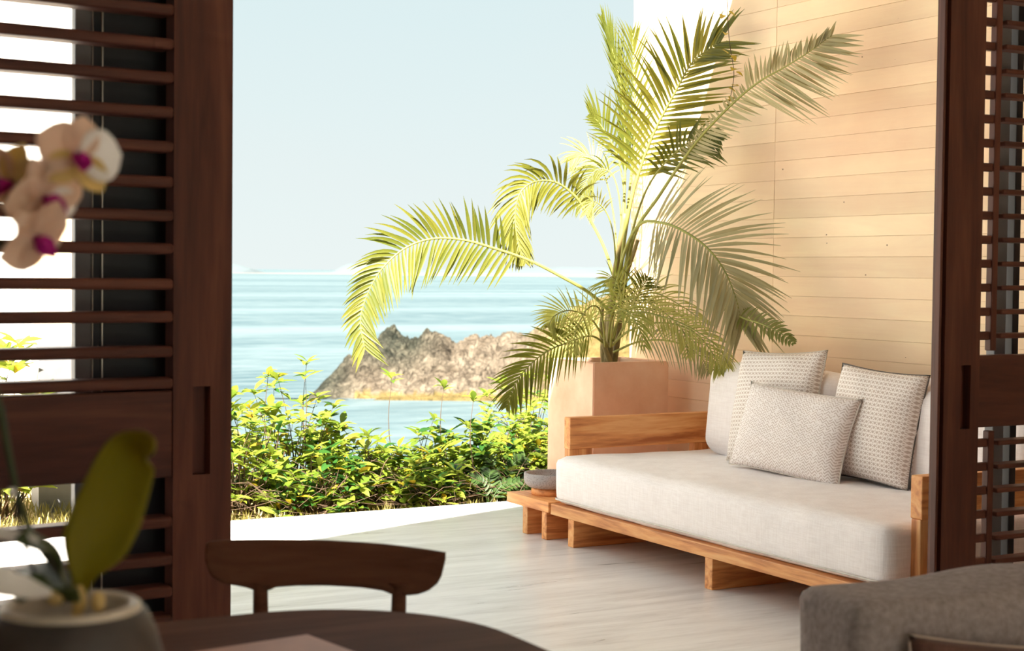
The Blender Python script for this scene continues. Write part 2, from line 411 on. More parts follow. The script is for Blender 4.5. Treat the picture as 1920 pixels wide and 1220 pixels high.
D1('bottom_rail', (-LW+.09, -.022, .01), (-SW, .022, .12), 'darkX')
D1('top_rail', (-LW+.09, -.022, 2.48), (-SW, .022, 2.6), 'darkX')
# door_2, right: jamb with a groove, stile with a pull, louvre leaf behind a narrow gap
d2 = empty('door_2', (3.715, 3.84, 0), 0); tag(d2, kind='structure')
def D2(n, lo, hi, mat, bev=.003): return boxobj(n, lo, hi, M[mat], d2, bev)
# px 1748..1758 bead, groove ..1768, stile 1768..1835
D2('bead', (0, -.03, .01), (.010, -.004, 2.6), 'darkZ'); D2('groove_strip', (.004, -.004, .01), (.025, .004, 2.6), 'darkZ', .001)
def D2s(n, lo, hi, mat, bev=.003): return D2(n, tuple(a+b for a, b in zip(lo, (.025, 0, 0))), tuple(a+b for a, b in zip(hi, (.025, 0, 0))), mat, bev)
stile_with_pull(D2s, 0, .158, .076, .119, .843, 1.055, .06)
D2('lock_tongue', (.183, -.008, 1.10), (.199, .008, 1.125), 'brass', .002)
LX = at_y(1849, 500, 3.853).x-3.715
D2('louvre_stile', (LX, -.015, 1.10), (LX+.026, .013, 2.6), 'darkZ'); D2('louvre_stile', (LX, -.015, .10), (LX+.026, .013, .83), 'darkZ')
D2('mid_rail', (.183, -.024, .845), (1.25, .024, 1.085), 'darkX'); D2('bottom_rail', (.183, -.024, .01), (1.25, .024, .1), 'darkX'); D2('top_rail', (.183, -.024, 2.5), (1.25, .024, 2.6), 'darkX')
D2('stile', (1.25, -.03, .01), (1.34, .03, 2.6), 'darkZ')
zz = [at_y(1890, y, 3.84).z for y in (42, 86, 130, 177, 221, 266, 311, 356, 401, 446, 491, 536, 581, 625)]
sp = (zz[0]-zz[-1])/13
zz = [1.15+sp*k for k in range(0, 24) if 1.15+sp*k < 2.48]
z2 = [.79-sp*k for k in range(0, 12) if .79-sp*k > .13]
for z in zz+z2:
    me, c = bevbox('slat', (LX+.028, -.032, z-.0085), (1.25, .032, z+.0085), .006, 2); obj('slat', me, M['darkX'], d2, c)
    me, c = bevbox('pivot_tab', (.183, -.010, z-.014), (LX, .012, z+.014), .003, 1); obj('pivot_tab', me, M['darkX'], d2, c)
# screens and glazed panels parked behind the louvres
def panel(name, x, y, w, rz=0):
    d = empty(name, (x, y, 0), rz); tag(d, kind='structure')
    def P(n, lo, hi, mat, bev=.003): return boxobj(n, lo, hi, M[mat], d, bev)
    return d, P
d3, P3 = panel('door_3', at_y(140, 300, 3.88).x, 3.895, 1)
P3('stile', (0, -.02, .01), (.041, .02, 2.6), 'grey_post'); P3('edge_strip', (.064, -.022, .01), (.068, -.016, 2.6), 'brass', .001)
P3('edge_strip', (.040, -.026, .01), (.0425, -.02, 2.6), 'brass', .001)
P3('stile', (.041, -.016, .01), (.375, .02, 2.6), 'black')
d4, P4 = panel('door_4', at_y(1868, 500, 3.95).x, 3.97, 1)
P4('stile', (0, -.02, .01), (.052, .02, 2.6), 'grey_post'); P4('stile', (.085, -.02, .01), (.115, .02, 2.6), 'black')
#@@SOFA
# ------------------------------------------------------------------ daybed sofa
sofa = empty('sofa', (3.98, 5.5, 0)); tag(sofa, 'low teak outdoor sofa with a slab base and flat arms by the wall', 'sofa')
inv = Matrix.Translation(-sofa.location)
def S(n, lo, hi, mat, bev=.004, par=None):
    o = boxobj(n, lo, hi, M[mat], par or sofa, bev); o.matrix_parent_inverse = (par and Matrix.Translation(-par.location) or inv); return o
def child(n, lo, hi, mat, root, bev=.004):
    o = boxobj(n, lo, hi, M[mat], root, bev); o.matrix_parent_inverse = Matrix.Translation(-root.location); return o
S('front_rail', (3.98, 4.16, .137), (4.06, 6.745, .192), 'teakY')
for i in range(6): S('deck_slat', (4.065+i*.158, 4.16, .150), (4.065+i*.158+.15, 6.745, .190), 'teakY')
for y in (6.535, 5.40, 4.32): S('leg', (3.99, y, 0), (4.93, y+.055, .137), 'teakX')
for y in (6.765, 4.28):
    S('armrest', (4.10, y-.005, .455), (5.0, y+.055, .615), 'teakX')
    S('arm_post', (4.10, y, .19), (4.235, y+.05, .455), 'teakZ'); S('arm_post', (4.87, y, .19), (5.0, y+.05, .455), 'teakZ')
S('back_rail', (4.955, 4.34, .30), (5.0, 6.76, .46), 'teakY'); S('back_rail', (4.955, 4.34, .19), (5.0, 6.76, .27), 'teakY')
side = empty('side_table', (3.98, 6.96, 0)); tag(side, 'low teak side table end holding the grey stone bowl', 'table')
child('tabletop', (3.97, 6.748, .143), (4.40, 7.18, .197), 'teakY', side)
for y in (6.985, 6.79): child('leg', (3.985, y, 0), (4.38, y+.05, .143), 'teakX', side)
# seat mattress
sz = (.99, 2.40, .238)
mt = obj('seat_cushion', softbox('seat_cushion', sz, .045, 46, .016, .008, 3), M['linen'], None, (3.985+sz[0]/2, 4.33+1.20, .192+sz[2]/2))
tag(mt, 'long cream linen mattress cushion on the teak sofa base', 'cushion')
b = MB(); b.tube(grid_line(sz, .045, -sz[2]/2+.028, .001), .0045, 6, False)
obj('piping', b.mesh('piping', True), M['cream_piping'], mt)
# back cushions
for (y0, y1, lab) in ((5.56, 6.53, 'plump cream back cushion at the planter end of the sofa'), (4.36, 5.52, 'cream back cushion behind the rightmost patterned pillow, partly hidden by the door')):
    s = (.20, y1-y0, .45)
    o = obj('back_cushion', softbox('back_cushion', s, .075, 26, .03, .008, y0), M['linen'], None, (4.845, (y0+y1)/2, .445+.215), (0, R(5), 0)); tag(o, lab, 'cushion', 'back cushions of the sofa')
def pillow(name, c, w, h, t, yaw, lean, mat, pip, label, tilt=0, seed=0, grp='throw pillows on the sofa'):
    """face lies in local XZ, thickness along Y"""
    n_ = 26; vs = []; fs = []
    for side_ in (-1, 1):
        for j in range(n_+1):
            for i in range(n_+1):
                u = 2*i/n_-1; v = 2*j/n_-1
                th = t/2*max(0, (1-abs(u)**2.4)*(1-abs(v)**2.4))**.42
                # sides pinch in between the corners
                x = w/2*u*(1-.055*(1-v*v)*abs(u)); zz_ = h/2*v*(1-.055*(1-u*u)*abs(v))
                nzv = noise.noise(Vector((u*2.2+seed, v*2.2, side_*3)))*.010*(1-abs(u)**6)*(1-abs(v)**6)
                cr = .004*math.sin(9*math.atan2(v, u)+seed)*((abs(u)*abs(v))**.5)*(1-abs(u)**8)*(1-abs(v)**8)
                vs.append((x, side_*th+nzv+cr, zz_))
    K = (n_+1)**2
    for sd in (0, 1):
        for j in range(n_):
            for i in range(n_):
                a = sd*K+j*(n_+1)+i; q = (a, a+1, a+n_+2, a+n_+1); fs.append(q if sd == 0 else q[::-1])
    me = mesh(name, vs, fs, True)
    bm = bmesh.new(); bm.from_mesh(me); bmesh.ops.remove_doubles(bm, verts=bm.verts, dist=.0004); bm.to_mesh(me); bm.free(); me.shade_smooth()
    q = Quaternion((0, 0, 1), yaw) @ Quaternion((1, 0, 0), lean) @ Quaternion((0, 1, 0), tilt)
    o = obj(name, me, M[mat], None, c); o.rotation_euler = q.to_euler(); tag(o, label, 'pillow', grp)
    pts = []
    for k in range(4*n_+1):
        k4 = k % (4*n_); s_, i = divmod(k4, n_); u, v = [(-1+2*i/n_, -1), (1, -1+2*i/n_), (1-2*i/n_, 1), (-1, 1-2*i/n_)][s_]
        pts.append(Vector((w/2*u*(1-.055*(1-v*v)*abs(u)), 0, h/2*v*(1-.055*(1-u*u)*abs(v)))))
    b = MB(); b.tube(pts, .0035, 5, False); obj('piping', b.mesh('piping', True), M[pip], o)
    return o
# local -Y faces the viewer side; yaw -90 deg makes the face look along -X
pillow('throw_pillow', (4.685, 5.86, .725), .54, .54, .17, R(-83), R(-14), 'lattice', 'cream_piping', 'tall lattice-weave square pillow rising highest, behind the wide lumbar pillow', R(-3), 1)
pillow('throw_pillow', (4.70, 5.20, .695), .50, .50, .16, R(-84), R(-11), 'lattice', 'dark_zip', 'lattice-weave square pillow on the right with a dark zipped edge', R(3), 5)
pillow('throw_pillow', (4.545, 5.56, .635), .70, .40, .15, R(-84), R(-17), 'chevron', 'cream_piping', 'wide chevron-weave lumbar pillow leaning in front of the others', R(3), 9)
# stone bowl
bw = empty('stone_bowl', (4.135, 7.00, .197)); tag(bw, 'round pitted grey stone bowl on a wooden foot beside the mattress', 'bowl')
obj('bowl', lathe('bowl', [(0, .034), (.08, .034), (.118, .040), (.137, .058), (.143, .075), (.143, .108), (.140, .112), (.130, .112), (.128, .106), (.120, .072), (.08, .058), (0, .056)]), M['stone_bowl'], bw)
obj('foot', lathe('foot', [(0, 0), (.100, 0), (.104, .004), (.104, .028), (.098, .036), (0, .036)]), M['teakX'], bw)

# ------------------------------------------------------------------ planter and palm
PX0, PX1, PY0, PY1, PT = 4.45, 4.937, 7.106, 7.583, .866
pl = empty('planter', ((PX0+PX1)/2, (PY0+PY1)/2, 0)); tag(pl, 'tall square terracotta planter holding the palm', 'planter')
bm = bmesh.new()
def pv(s, z): hx = (PX1-PX0)/2-s; hy = (PY1-PY0)/2-s; return [bm.verts.new((a*hx, b*hy, z)) for a, b in ((-1, -1), (1, -1), (1, 1), (-1, 1))]
l0, l1, l2, l3 = pv(0, 0), pv(0, PT), pv(.035, PT), pv(.035, PT-.09)
bm.faces.new(l0[::-1])
for A_, B_ in ((l0, l1), (l1, l2), (l2, l3)):
    for i in range(4): bm.faces.new((A_[i], A_[(i+1) % 4], B_[(i+1) % 4], B_[i]))
bm.faces.new(l3)
bmesh.ops.bevel(bm, geom=[e_ for e_ in bm.edges], offset=.005, segments=2, affect='EDGES')
me = bpy.data.meshes.new('pot'); bm.to_mesh(me); bm.free(); obj('pot', me, M['terra'], pl)
me, c = bevbox('soil', (-.205, -.20, PT-.088), (.205, .20, PT-.045), .004, 1); obj('soil', me, M['soil'], pl, c)

palm = empty('palm_tree', ((PX0+PX1)/2, (PY0+PY1)/2, PT-.05)); tag(palm, 'multi-stemmed areca palm with arching yellow-green fronds growing from the planter', 'palm')
PO = palm.location.copy()
def rel(p): return Vector(p)-PO
def leaflet_geo(b, base, d, nrm, L, w, droop, fold=.35, nseg=5):
    """narrow folded blade starting at base, going along d, drooping with gravity"""
    d = d.normalized(); side_ = d.cross(nrm)
    if side_.length < 1e-3: side_ = d.cross(Vector((0, 0, 1)))
    side_.normalize(); vs = []; fs = []; p = Vector(base); dd = d.copy()
    prof = [.45, .95, 1.0, .75, .4, .04]
    for i in range(nseg+1):
        ww = w*prof[min(i, 5)]*.5
        up = side_.cross(dd).normalized()
        vs += [p-side_*ww+up*ww*fold, p.copy(), p+side_*ww+up*ww*fold]
        dd = (dd+Vector((0, 0, -droop/nseg))).normalized(); p = p+dd*(L/nseg)
        side_ = (side_-dd*side_.dot(dd)).normalized()
    for i in range(nseg):
        a = i*3; fs += [(a, a+1, a+4, a+3), (a+1, a+2, a+5, a+4)]
    b.add(vs, fs)
NLEAF = [0]
def frond(pts, start, La, Lb, mat, npair=30, wid=.020, nrm=None, ang=(70, 25), droop=(.3, .3), radius=.009, single=False, profile=None, seed=0, keep=None, lift=.15):
    """pts world control points base->tip; La, Lb the greatest leaflet lengths on the two sides"""
    rnd = random.Random(seed); C_ = smoothpts(pts, 60)
    b = MB(); b.tube([rel(p) for p in C_], [radius*(1-.85*i/59)+.0008 for i in range(60)], 6)
    fr = obj('frond', b.mesh('frond', True), M['rachis'], palm)
    n0 = -FW if nrm is None else Vector(nrm).normalized()
    lb = MB()
    for i in range(npair):
        t = start+(1-start)*(i+.5)/npair; k = t*59; k0 = min(int(k), 58); p = C_[k0].lerp(C_[k0+1], k-k0); tg = (C_[min(k0+2, 59)]-C_[max(k0-1, 0)]).normalized()
        u = (t-start)/(1-start); s_ = (math.sin(math.pi*min(1, (u*.86+.14)))**.55) if profile is None else profile(u)
        nn = (n0-tg*n0.dot(tg)).normalized(); sv = tg.cross(nn).normalized()
        for sd, L, dr in ((1, La, droop[0]), (-1, Lb, droop[1])):
            if L <= 0: continue
            a_ = R(ang[0]+(ang[1]-ang[0])*u+rnd.uniform(-5, 5))
            d = sv*sd*math.sin(a_)+tg*math.cos(a_)+nn*(lift+rnd.uniform(-.10, .10))
            Ln = L*s_*rnd.uniform(.88, 1.08)
            if keep and not keep(u, sd): continue
            if single and NLEAF[0] < 300:
                q = MB(); leaflet_geo(q, rel(p), d, nn, Ln, wid*rnd.uniform(.85, 1.1), dr*rnd.uniform(.7, 1.3))
                o = obj('leaflet', q.mesh('leaflet', True), M[mat], fr); NLEAF[0] += 1
            else: leaflet_geo(lb, rel(p), d, nn, Ln, wid*rnd.uniform(.85, 1.1), dr*rnd.uniform(.7, 1.3))
    if lb.v: o = obj('leaflets', lb.mesh('leaflets', True), M[mat], fr); o['kind'] = 'stuff'
    return fr
D = at_d
def PP(*a):
    """control points: (x, y, depth) or (x, y, 'X', value)"""
    return [at_x(q[0], q[1], q[3]) if len(q) == 4 else at_d(*q) for q in a]
# stems
def stem(pts, r0_, r1_):
    C_ = smoothpts(PP(*pts), 24); b = MB(); b.tube([rel(p) for p in C_], [r0_+(r1_-r0_)*i/23 for i in range(24)], 8)
    obj('stem', b.mesh('stem', True), M['trunk'], palm)
stem([(1140, 684, 8.66), (1143, 620, 8.66), (1150, 540, 8.65), (1160, 470, 8.64), (1172, 400, 8.62)], .026, .012)
stem([(1134, 684, 8.75), (1132, 640, 8.75), (1146, 560, 8.75), (1158, 500, 8.72)], .022, .010)
stem([(1150, 684, 8.70), (1160, 620, 8.70), (1168, 540, 8.68), (1196, 450, 8.6)], .020, .010)
stem([(1146, 684, 8.60), (1128, 630, 8.58), (1130, 575, 8.6)], .016, .009)
# A: the long arch to the left
frond(PP((1150, 590, 8.6), (1105, 549, 8.56), (1050, 517, 8.5), (990, 487, 8.45), (925, 465, 8.4), (870, 450, 8.35), (815, 447, 8.3), (765, 462, 8.25), (722, 497, 8.2), (692, 545, 8.2), (676, 600, 8.2), (684, 655, 8.2)),
      .30, .26, .30, 'palm', 50, .021, None, (72, 40), (.55, .15), .010, True, lambda u: (.55+.45*math.sin(math.pi*min(1, u*1.1+.1))) if u < .9 else .55, 1)
# B: second arch
frond(PP((1152, 520, 8.7), (1132, 462, 8.7), (1108, 415, 8.7), (1082, 372, 8.65), (1045, 343, 8.6), (1005, 340, 8.55), (975, 362, 8.5), (966, 410, 8.5), (972, 455, 8.5), (985, 490, 8.5)),
      .30, .26, .24, 'palm', 36, .019, None, (60, 35), (1.2, .9), .009, False, None, 2)
# E: big sunlit frond above
frond(PP((1158, 560, 8.66), (1172, 440, 8.6), (1190, 350, 8.55), (1222, 258, 8.5), (1262, 180, 8.4), (1300, 115, 8.3), (1352, 78, 8.2)),
      .36, .36, .42, 'palm', 36, .021, None, (62, 28), (.10, .45), .011, True, lambda u: .65+.35*math.sin(math.pi*min(1, u+.15)), 3)
# F: shaded frond against the wall, outer half
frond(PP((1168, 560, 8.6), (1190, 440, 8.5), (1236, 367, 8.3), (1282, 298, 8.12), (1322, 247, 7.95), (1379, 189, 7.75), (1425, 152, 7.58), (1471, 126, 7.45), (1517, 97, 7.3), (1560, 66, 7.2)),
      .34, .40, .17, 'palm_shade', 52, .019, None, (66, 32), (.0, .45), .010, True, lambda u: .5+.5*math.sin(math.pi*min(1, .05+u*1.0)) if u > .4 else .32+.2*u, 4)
# H: shaded drooping frond to the right
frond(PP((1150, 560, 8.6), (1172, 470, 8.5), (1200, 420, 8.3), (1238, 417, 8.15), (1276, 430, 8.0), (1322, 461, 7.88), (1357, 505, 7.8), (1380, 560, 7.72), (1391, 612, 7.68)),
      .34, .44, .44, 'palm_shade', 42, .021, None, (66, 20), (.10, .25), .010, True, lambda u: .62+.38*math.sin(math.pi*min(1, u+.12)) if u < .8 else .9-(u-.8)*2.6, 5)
# D: upright spear and two thin uprights
frond(PP((1160, 560, 8.7), (1168, 420, 8.72), (1172, 300, 8.74), (1166, 180, 8.76), (1150, 100, 8.78), (1130, 35, 8.8)), .35, .30, .24, 'palm', 36, .010, None, (15, 7), (.1, .1), .009, False, None, 6)
frond(PP((1162, 520, 8.75), (1178, 380, 8.75), (1190, 250, 8.75), (1188, 140, 8.75), (1186, 60, 8.75)), .35, .28, .30, 'palm', 24, .010, None, (30, 14), (.25, .45), .008, False, None, 7)
frond(PP((1162, 520, 8.9), (1172, 400, 8.9), (1160, 300, 8.95), (1130, 240, 8.95), (1108, 215, 8.95)), .45, .26, .10, 'palm', 16, .015, None, (45, 20), (.5, .5), .006, False, None, 8)
# C: small fronds behind
frond(PP((1158, 500, 8.9), (1150, 400, 8.95), (1130, 320, 8.95), (1100, 290, 9.0), (1070, 300, 9.0)), .42, .18, .18, 'palm_lightened', 22, .010, None, (55, 30), (1.0, .8), .005, False, None, 9)
frond(PP((1160, 500, 8.9), (1164, 400, 8.9), (1150, 330, 8.9), (1120, 318, 8.9), (1095, 350, 8.9), (1090, 390, 8.9)), .45, .20, .20, 'palm', 22, .010, None, (50, 30), (1.2, .9), .005, False, None, 10)
frond(PP((1156, 520, 8.6), (1150, 440, 8.5), (1135, 395, 8.45), (1112, 378, 8.4), (1100, 400, 8.4)), .5, .12, .12, 'palm_lightened', 14, .009, None, (60, 40), (1.3, 1), .004, False, None, 31)
# G: a mid frond in front of the shaded one
frond(PP((1160, 560, 8.55), (1184, 440, 8.5), (1215, 350, 8.42), (1262, 290, 8.3), (1310, 262, 8.2), (1350, 262, 8.1)), .48, .24, .20, 'palm', 22, .018, None, (60, 30), (.2, .9), .007, False, None, 11)
# basal fronds around the rim
base = [
 [(1140, 650, 8.6), (1110, 630, 8.5), (1070, 640, 8.4), (1020, 662, 8.3), (975, 705, 8.25), (948, 762, 8.22)],
 [(1140, 650, 8.6), (1110, 600, 8.5), (1070, 582, 8.4), (1040, 592, 8.35), (1028, 612, 8.3)],
 [(1145, 640, 8.5), (1160, 600, 8.35), (1190, 585, 8.2), (1230, 590, 8.1), (1290, 612, 8.0), (1345, 650, 7.9), (1368, 690, 7.85)],
 [(1145, 650, 8.5), (1180, 620, 8.35), (1240, 605, 8.2), (1300, 622, 8.05), (1340, 668, 7.95), (1352, 700, 7.9)],
 [(1150, 660, 8.5), (1200, 640, 8.4), (1260, 640, 8.3), (1310, 665, 8.2), (1330, 700, 8.1)],
 [(1140, 640, 8.6), (1150, 580, 8.4), (1180, 560, 8.3), (1230, 575, 8.2), (1280, 620, 8.1), (1290, 670, 8.0)],
 [(1135, 650, 8.5), (1130, 600, 8.3), (1120, 575, 8.2), (1100, 580, 8.1), (1080, 620, 8.0), (1075, 660, 8.0)],
 [(1145, 650, 8.5), (1150, 600, 8.25), (1165, 580, 8.15), (1190, 600, 8.05), (1210, 650, 8.0)],
 [(1150, 620, 8.7), (1190, 560, 8.7), (1230, 550, 8.65), (1280, 575, 8.5), (1330, 610, 8.4)],
 [(1140, 640, 8.8), (1120, 610, 8.9), (1090, 605, 9.0), (1050, 640, 9.0), (1040, 670, 9.0)],
 [(1150, 640, 8.5), (1165, 560, 8.4), (1150, 520, 8.4), (1135, 530, 8.3)],
 [(1155, 640, 8.6), (1180, 590, 8.5), (1200, 545, 8.45), (1215, 520, 8.4)]]
mats = ['palm', 'palm_lightened', 'palm_lightened', 'palm_lightened', 'palm_shade', 'palm_lightened', 'palm_lightened', 'palm_lightened', 'palm_lightened', 'palm_lightened', 'palm_lightened', 'palm']
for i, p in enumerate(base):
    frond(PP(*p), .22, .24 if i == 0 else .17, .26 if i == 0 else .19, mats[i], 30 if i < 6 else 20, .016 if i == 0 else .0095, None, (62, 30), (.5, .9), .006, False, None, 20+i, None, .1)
# short frond draping over the sofa end beside the tallest pillow
frond(PP((1370, 590, 'X', 4.98), (1400, 600, 'X', 5.0), (1440, 615, 'X', 5.02), (1478, 640, 'X', 5.04)) if False else PP((1340, 560, 7.95), (1385, 592, 7.7), (1425, 606, 7.5), (1460, 622, 7.38), (1490, 645, 7.26)), .1, .10, .10, 'palm', 18, .020, None, (70, 30), (.2, .5), .005, False, None, 40)
# climbing vine sprig hanging over the wall in front of the palm
vn = empty('vine_sprig', at_d(1362, 20, 8.0)); tag(vn, 'thin trailing vine sprig with small yellow leaves by the top fronds', 'vine')
vp = smoothpts([at_d(x, y, 7.9) for x, y in ((1360, -60), (1364, 20), (1366, 60), (1370, 95), (1376, 135), (1372, 170), (1365, 200))], 30)
b = MB(); b.tube([p-vn.location for p in vp], .0018, 5); obj('stem', b.mesh('stem', True), M['twig'], vn)
lf = None
for k, (x, y) in enumerate(((1356, 28), (1366, 22), (1360, 62), (1364, 100), (1373, 104), (1376, 128), (1380, 135), (1366, 165), (1374, 160), (1362, 190), (1371, 182), (1358, 200))):
    q = MB(); d_ = Vector((random.uniform(-1, 1), random.uniform(-1, 0), random.uniform(-.6, .4)))
    leaflet_geo(q, at_d(x, y, 7.9)-vn.location, d_, Vector((0, -.5, 1)), .045, .034, .2); obj('leaf', q.mesh('leaf', True), M['leafD'], vn)
#@@VEG
# ------------------------------------------------------------------ shrubs of the hedge
def leaf_mesh(name, L, w, mat, curl=.35):
    vs = []; fs = []; prof = [.05, .62, .98, .92, .55, .02]
    for i in range(6):
        t = i/5; x = L*t; z = -curl*L*t*t*.6+.08*L*t; ww = w*.5*prof[i]
        vs += [(x, -ww, z+ww*.35), (x, 0, z), (x, ww, z+ww*.35)]
    for i in range(5):
        a = i*3; fs += [(a, a+1, a+4, a+3), (a+1, a+2, a+5, a+4)]
    me = mesh(name, vs, fs, True); me.materials.append(M[mat]); return me
LV = {k: [leaf_mesh('leaf', l_, w_, k, c_) for l_, w_, c_ in ((.100, .042, .35), (.082, .038, .7), (.110, .044, .15))] for k in ('leafA', 'leafB', 'leafC', 'leafD')}
LEAFN = [0]
def shrub(x, y, z, rx, ry, h, tips, label, seed, mixw=(.62, .22, .10, .06), single=200, leafscale=1.0, name='leafy_shrub', grp='shrubs of the hedge at the patio edge', zmin=.12, shape=None):
    rnd = random.Random(seed); root = empty(name, (x, y, z)); tag(root, label, 'shrub', grp)
    b = MB(); places = []
    for i in range(tips):
        a = rnd.uniform(0, 2*math.pi); rr = math.sqrt(rnd.random()); hz = zmin+(1-zmin)*rnd.random()**1.45
        top = 1-.35*rr*rr
        tip = Vector((rx*rr*math.cos(a), ry*rr*math.sin(a), h*hz*top))
        if shape: tip = shape(rnd, i, tip)
        b0 = Vector((tip.x*.25+rnd.uniform(-.06, .06), tip.y*.25+rnd.uniform(-.06, .06), 0))
        mid = b0.lerp(tip, .55)+Vector((rnd.uniform(-.06, .06), rnd.uniform(-.06, .06), rnd.uniform(-.02, .08)))
        C_ = smoothpts([b0, mid, tip], 8); b.tube(C_, [.0055-.0045*k/7 for k in range(8)], 4, False)
        dr = (C_[-1]-C_[-3]).normalized()
        nl = rnd.randint(6, 9)
        for k in range(nl):                       # whorl at the tip
            w = 2*math.pi*k/nl+rnd.uniform(-.3, .3); el = rnd.uniform(-.15, .75)
            places.append((tip+Vector((rnd.uniform(-.006, .006), rnd.uniform(-.006, .006), -.004*k)), w, el, rnd.uniform(.7, 1.15)*leafscale))
        for k in range(rnd.randint(3, 6)):        # pairs lower down the twig
            q = C_[rnd.randint(3, 6)]; places.append((q.copy(), rnd.uniform(0, 6.28), rnd.uniform(-.3, .5), rnd.uniform(.6, 1.0)*leafscale))
    obj('stems', b.mesh('stems', True), M['twig'], root)
    vd = Vector((math.sin(YAW), math.cos(YAW), 0))
    places.sort(key=lambda p: p[0].dot(vd)-.25*p[0].z)
    rest = {}
    for i, (p, w, el, s_) in enumerate(places):
        kk = rnd.choices(('leafA', 'leafB', 'leafC', 'leafD'), mixw)[0]; me = rnd.choice(LV[kk])
        rot = Matrix.Translation(p) @ Matrix.Rotation(w, 4, 'Z') @ Matrix.Rotation(-el, 4, 'Y') @ Matrix.Rotation(rnd.uniform(-.5, .5), 4, 'X') @ Matrix.Scale(s_, 4)
        if i < single:
            o = bpy.data.objects.new('leaf', me); COL.objects.link(o); o.parent = root; o.matrix_local = rot; LEAFN[0] += 1
        else:
            r_ = rest.setdefault(kk, MB()); r_.add([rot @ v.co for v in me.vertices], [tuple(f_.vertices) for f_ in me.polygons])
    if rest:
        me = bpy.data.meshes.new('foliage'); vs = []; fs = []; mi = []
        for j, (kk, r_) in enumerate(rest.items()):
            me.materials.append(M[kk]); b0 = len(vs); vs += r_.v; fs += [tuple(i+b0 for i in f_) for f_ in r_.f]; mi += [j]*len(r_.f)
        me.from_pydata(vs, [], fs); me.polygons.foreach_set('material_index', mi); me.shade_smooth(); me.update()
        o = obj('foliage', me, None, root); o['kind'] = 'stuff'
    return root
SH = [  # x, y, rx, ry, h, tips, label, mix
 (3.00, 8.62, .34, .30, .80, 62, 'lime green shrub at the left end of the hedge against the dark door stile', (.66, .2, .08, .06)),
 (3.38, 8.75, .30, .30, .86, 60, 'tall lime shrub whose tip breaks the sea left of the rocks', (.62, .22, .08, .08)),
 (3.36, 8.32, .30, .20, .42, 40, 'low shrub with dark glossy leaves hanging over the patio edge', (.35, .25, .34, .06)),
 (3.80, 8.62, .32, .26, .60, 60, 'bright green shrub with yellow leaves below the dark rock end', (.6, .2, .08, .12)),
 (4.22, 8.60, .30, .24, .50, 54, 'sparse twiggy shrub in front of the pale rocks', (.55, .25, .12, .08)),
 (4.12, 8.34, .26, .18, .34, 32, 'small low shrub at the middle of the patio edge', (.5, .28, .18, .04)),
 (4.60, 8.58, .24, .22, .52, 48, 'shrub with darker green upper sprigs near the planter side of the hedge', (.35, .3, .33, .02)),
 (5.04, 8.90, .30, .26, .60, 62, 'yellow-green shrub standing left of the planter under the low palm frond', (.66, .22, .05, .07)),
 (5.35, 9.35, .42, .34, .82, 70, 'taller bright shrub tucked behind the planter', (.7, .2, .06, .04)),
 (4.95, 8.40, .24, .16, .28, 34, 'low yellowish shrub between the patio edge and the stone bowl', (.6, .2, .1, .1)),
]
for i, (x, y, rx, ry, h, tips, lab, mxw) in enumerate(SH):
    shrub(x, y, -.05, rx, ry, h, tips, lab, 100+i, mxw, 190)
shrub(1.72, 8.95, -.05, .32, .3, 1.35, 44, 'pale shrub seen through the upper louvres of the left door', 140, (.5, .2, 0, .3), 60, 1.6)
# far side of the hedge thickens the mass
for i, (x, y, h, lab) in enumerate(((3.25, 9.35, .56, 'rear shrub behind the left half of the hedge'), (3.95, 9.1, .26, 'rear shrub behind the middle of the hedge'), (4.70, 9.1, .28, 'rear shrub behind the right half of the hedge'))):
    shrub(x, y, -.08, .45, .35, h, 56, lab, 150+i, (.66, .24, .04, .06), 60)
# sprigs that stand clear against rocks and water
for i, (px_, py_, D_, k_) in enumerate(((735, 706, 9.6, 'lone yellow-tipped sprig standing against the dark rock'), (832, 722, 9.6, 'lone green sprig standing against the pale rock'), (888, 745, 9.5, 'short sprig over the near water right of the rocks'), (575, 676, 9.3, 'high leafy sprig at the left of the rocks'), (503, 700, 9.2, 'sprig with a yellow leaf in front of the open sea'))):
    tp = at_d(px_, py_, D_); root = empty('shrub_sprig', (tp.x, tp.y, -.05)); tag(root, k_, 'shrub', 'sprigs rising above the hedge')
    b = MB(); tl = tp-root.location; b.tube(smoothpts([(.05, .02, 0), (-.02, 0, tl.z*.6), tl], 10), [.004-.0028*k/9 for k in range(10)], 4, False)
    obj('stem', b.mesh('stem', True), M['twig'], root)
    for k in range(6):
        me = LV['leafD' if (i in (0, 4) and k < 2) else ('leafA' if k % 2 else 'leafB')][k % 3]
        o = bpy.data.objects.new('leaf', me); COL.objects.link(o); o.parent = root
        o.matrix_local = Matrix.Translation(tl+Vector((0, 0, -.006*k))) @ Matrix.Rotation(k*1.1+i, 4, 'Z') @ Matrix.Rotation(-random.uniform(0, .8), 4, 'Y') @ Matrix.Scale(random.uniform(.75, 1.05), 4)
# cycads at the foot of the hedge
def cycad(x, y, z, arms, label):
    root = empty('cycad_plant', (x, y, z)); tag(root, label, 'fern', 'dark cycads at the patio edge')
    for (dx, dy, h, n_, L) in arms:
        C_ = smoothpts([(0, 0, 0), (dx*.4, dy*.4, h*.8), (dx, dy, h)], 20)
        b = MB(); b.tube(C_, [.005-.003*k/19 for k in range(20)], 5, False); fr = obj('frond', b.mesh('frond', True), M['fern'], root)
        for k in range(n_):
            t = .2+.8*(k+.5)/n_; q = C_[min(19, int(t*19))]; tg = (C_[min(19, int(t*19)+1)]-C_[max(0, int(t*19)-1)]).normalized(); sv = tg.cross(Vector((0, -.6, .8))).normalized()
            for sd in (-1, 1):
                lb = MB(); leaflet_geo(lb, q, sv*sd+tg*.7, Vector((0, -.6, .8)), L*(1-.4*t), .026, .2); obj('leaflet', lb.mesh('leaflet', True), M['fern'], fr)
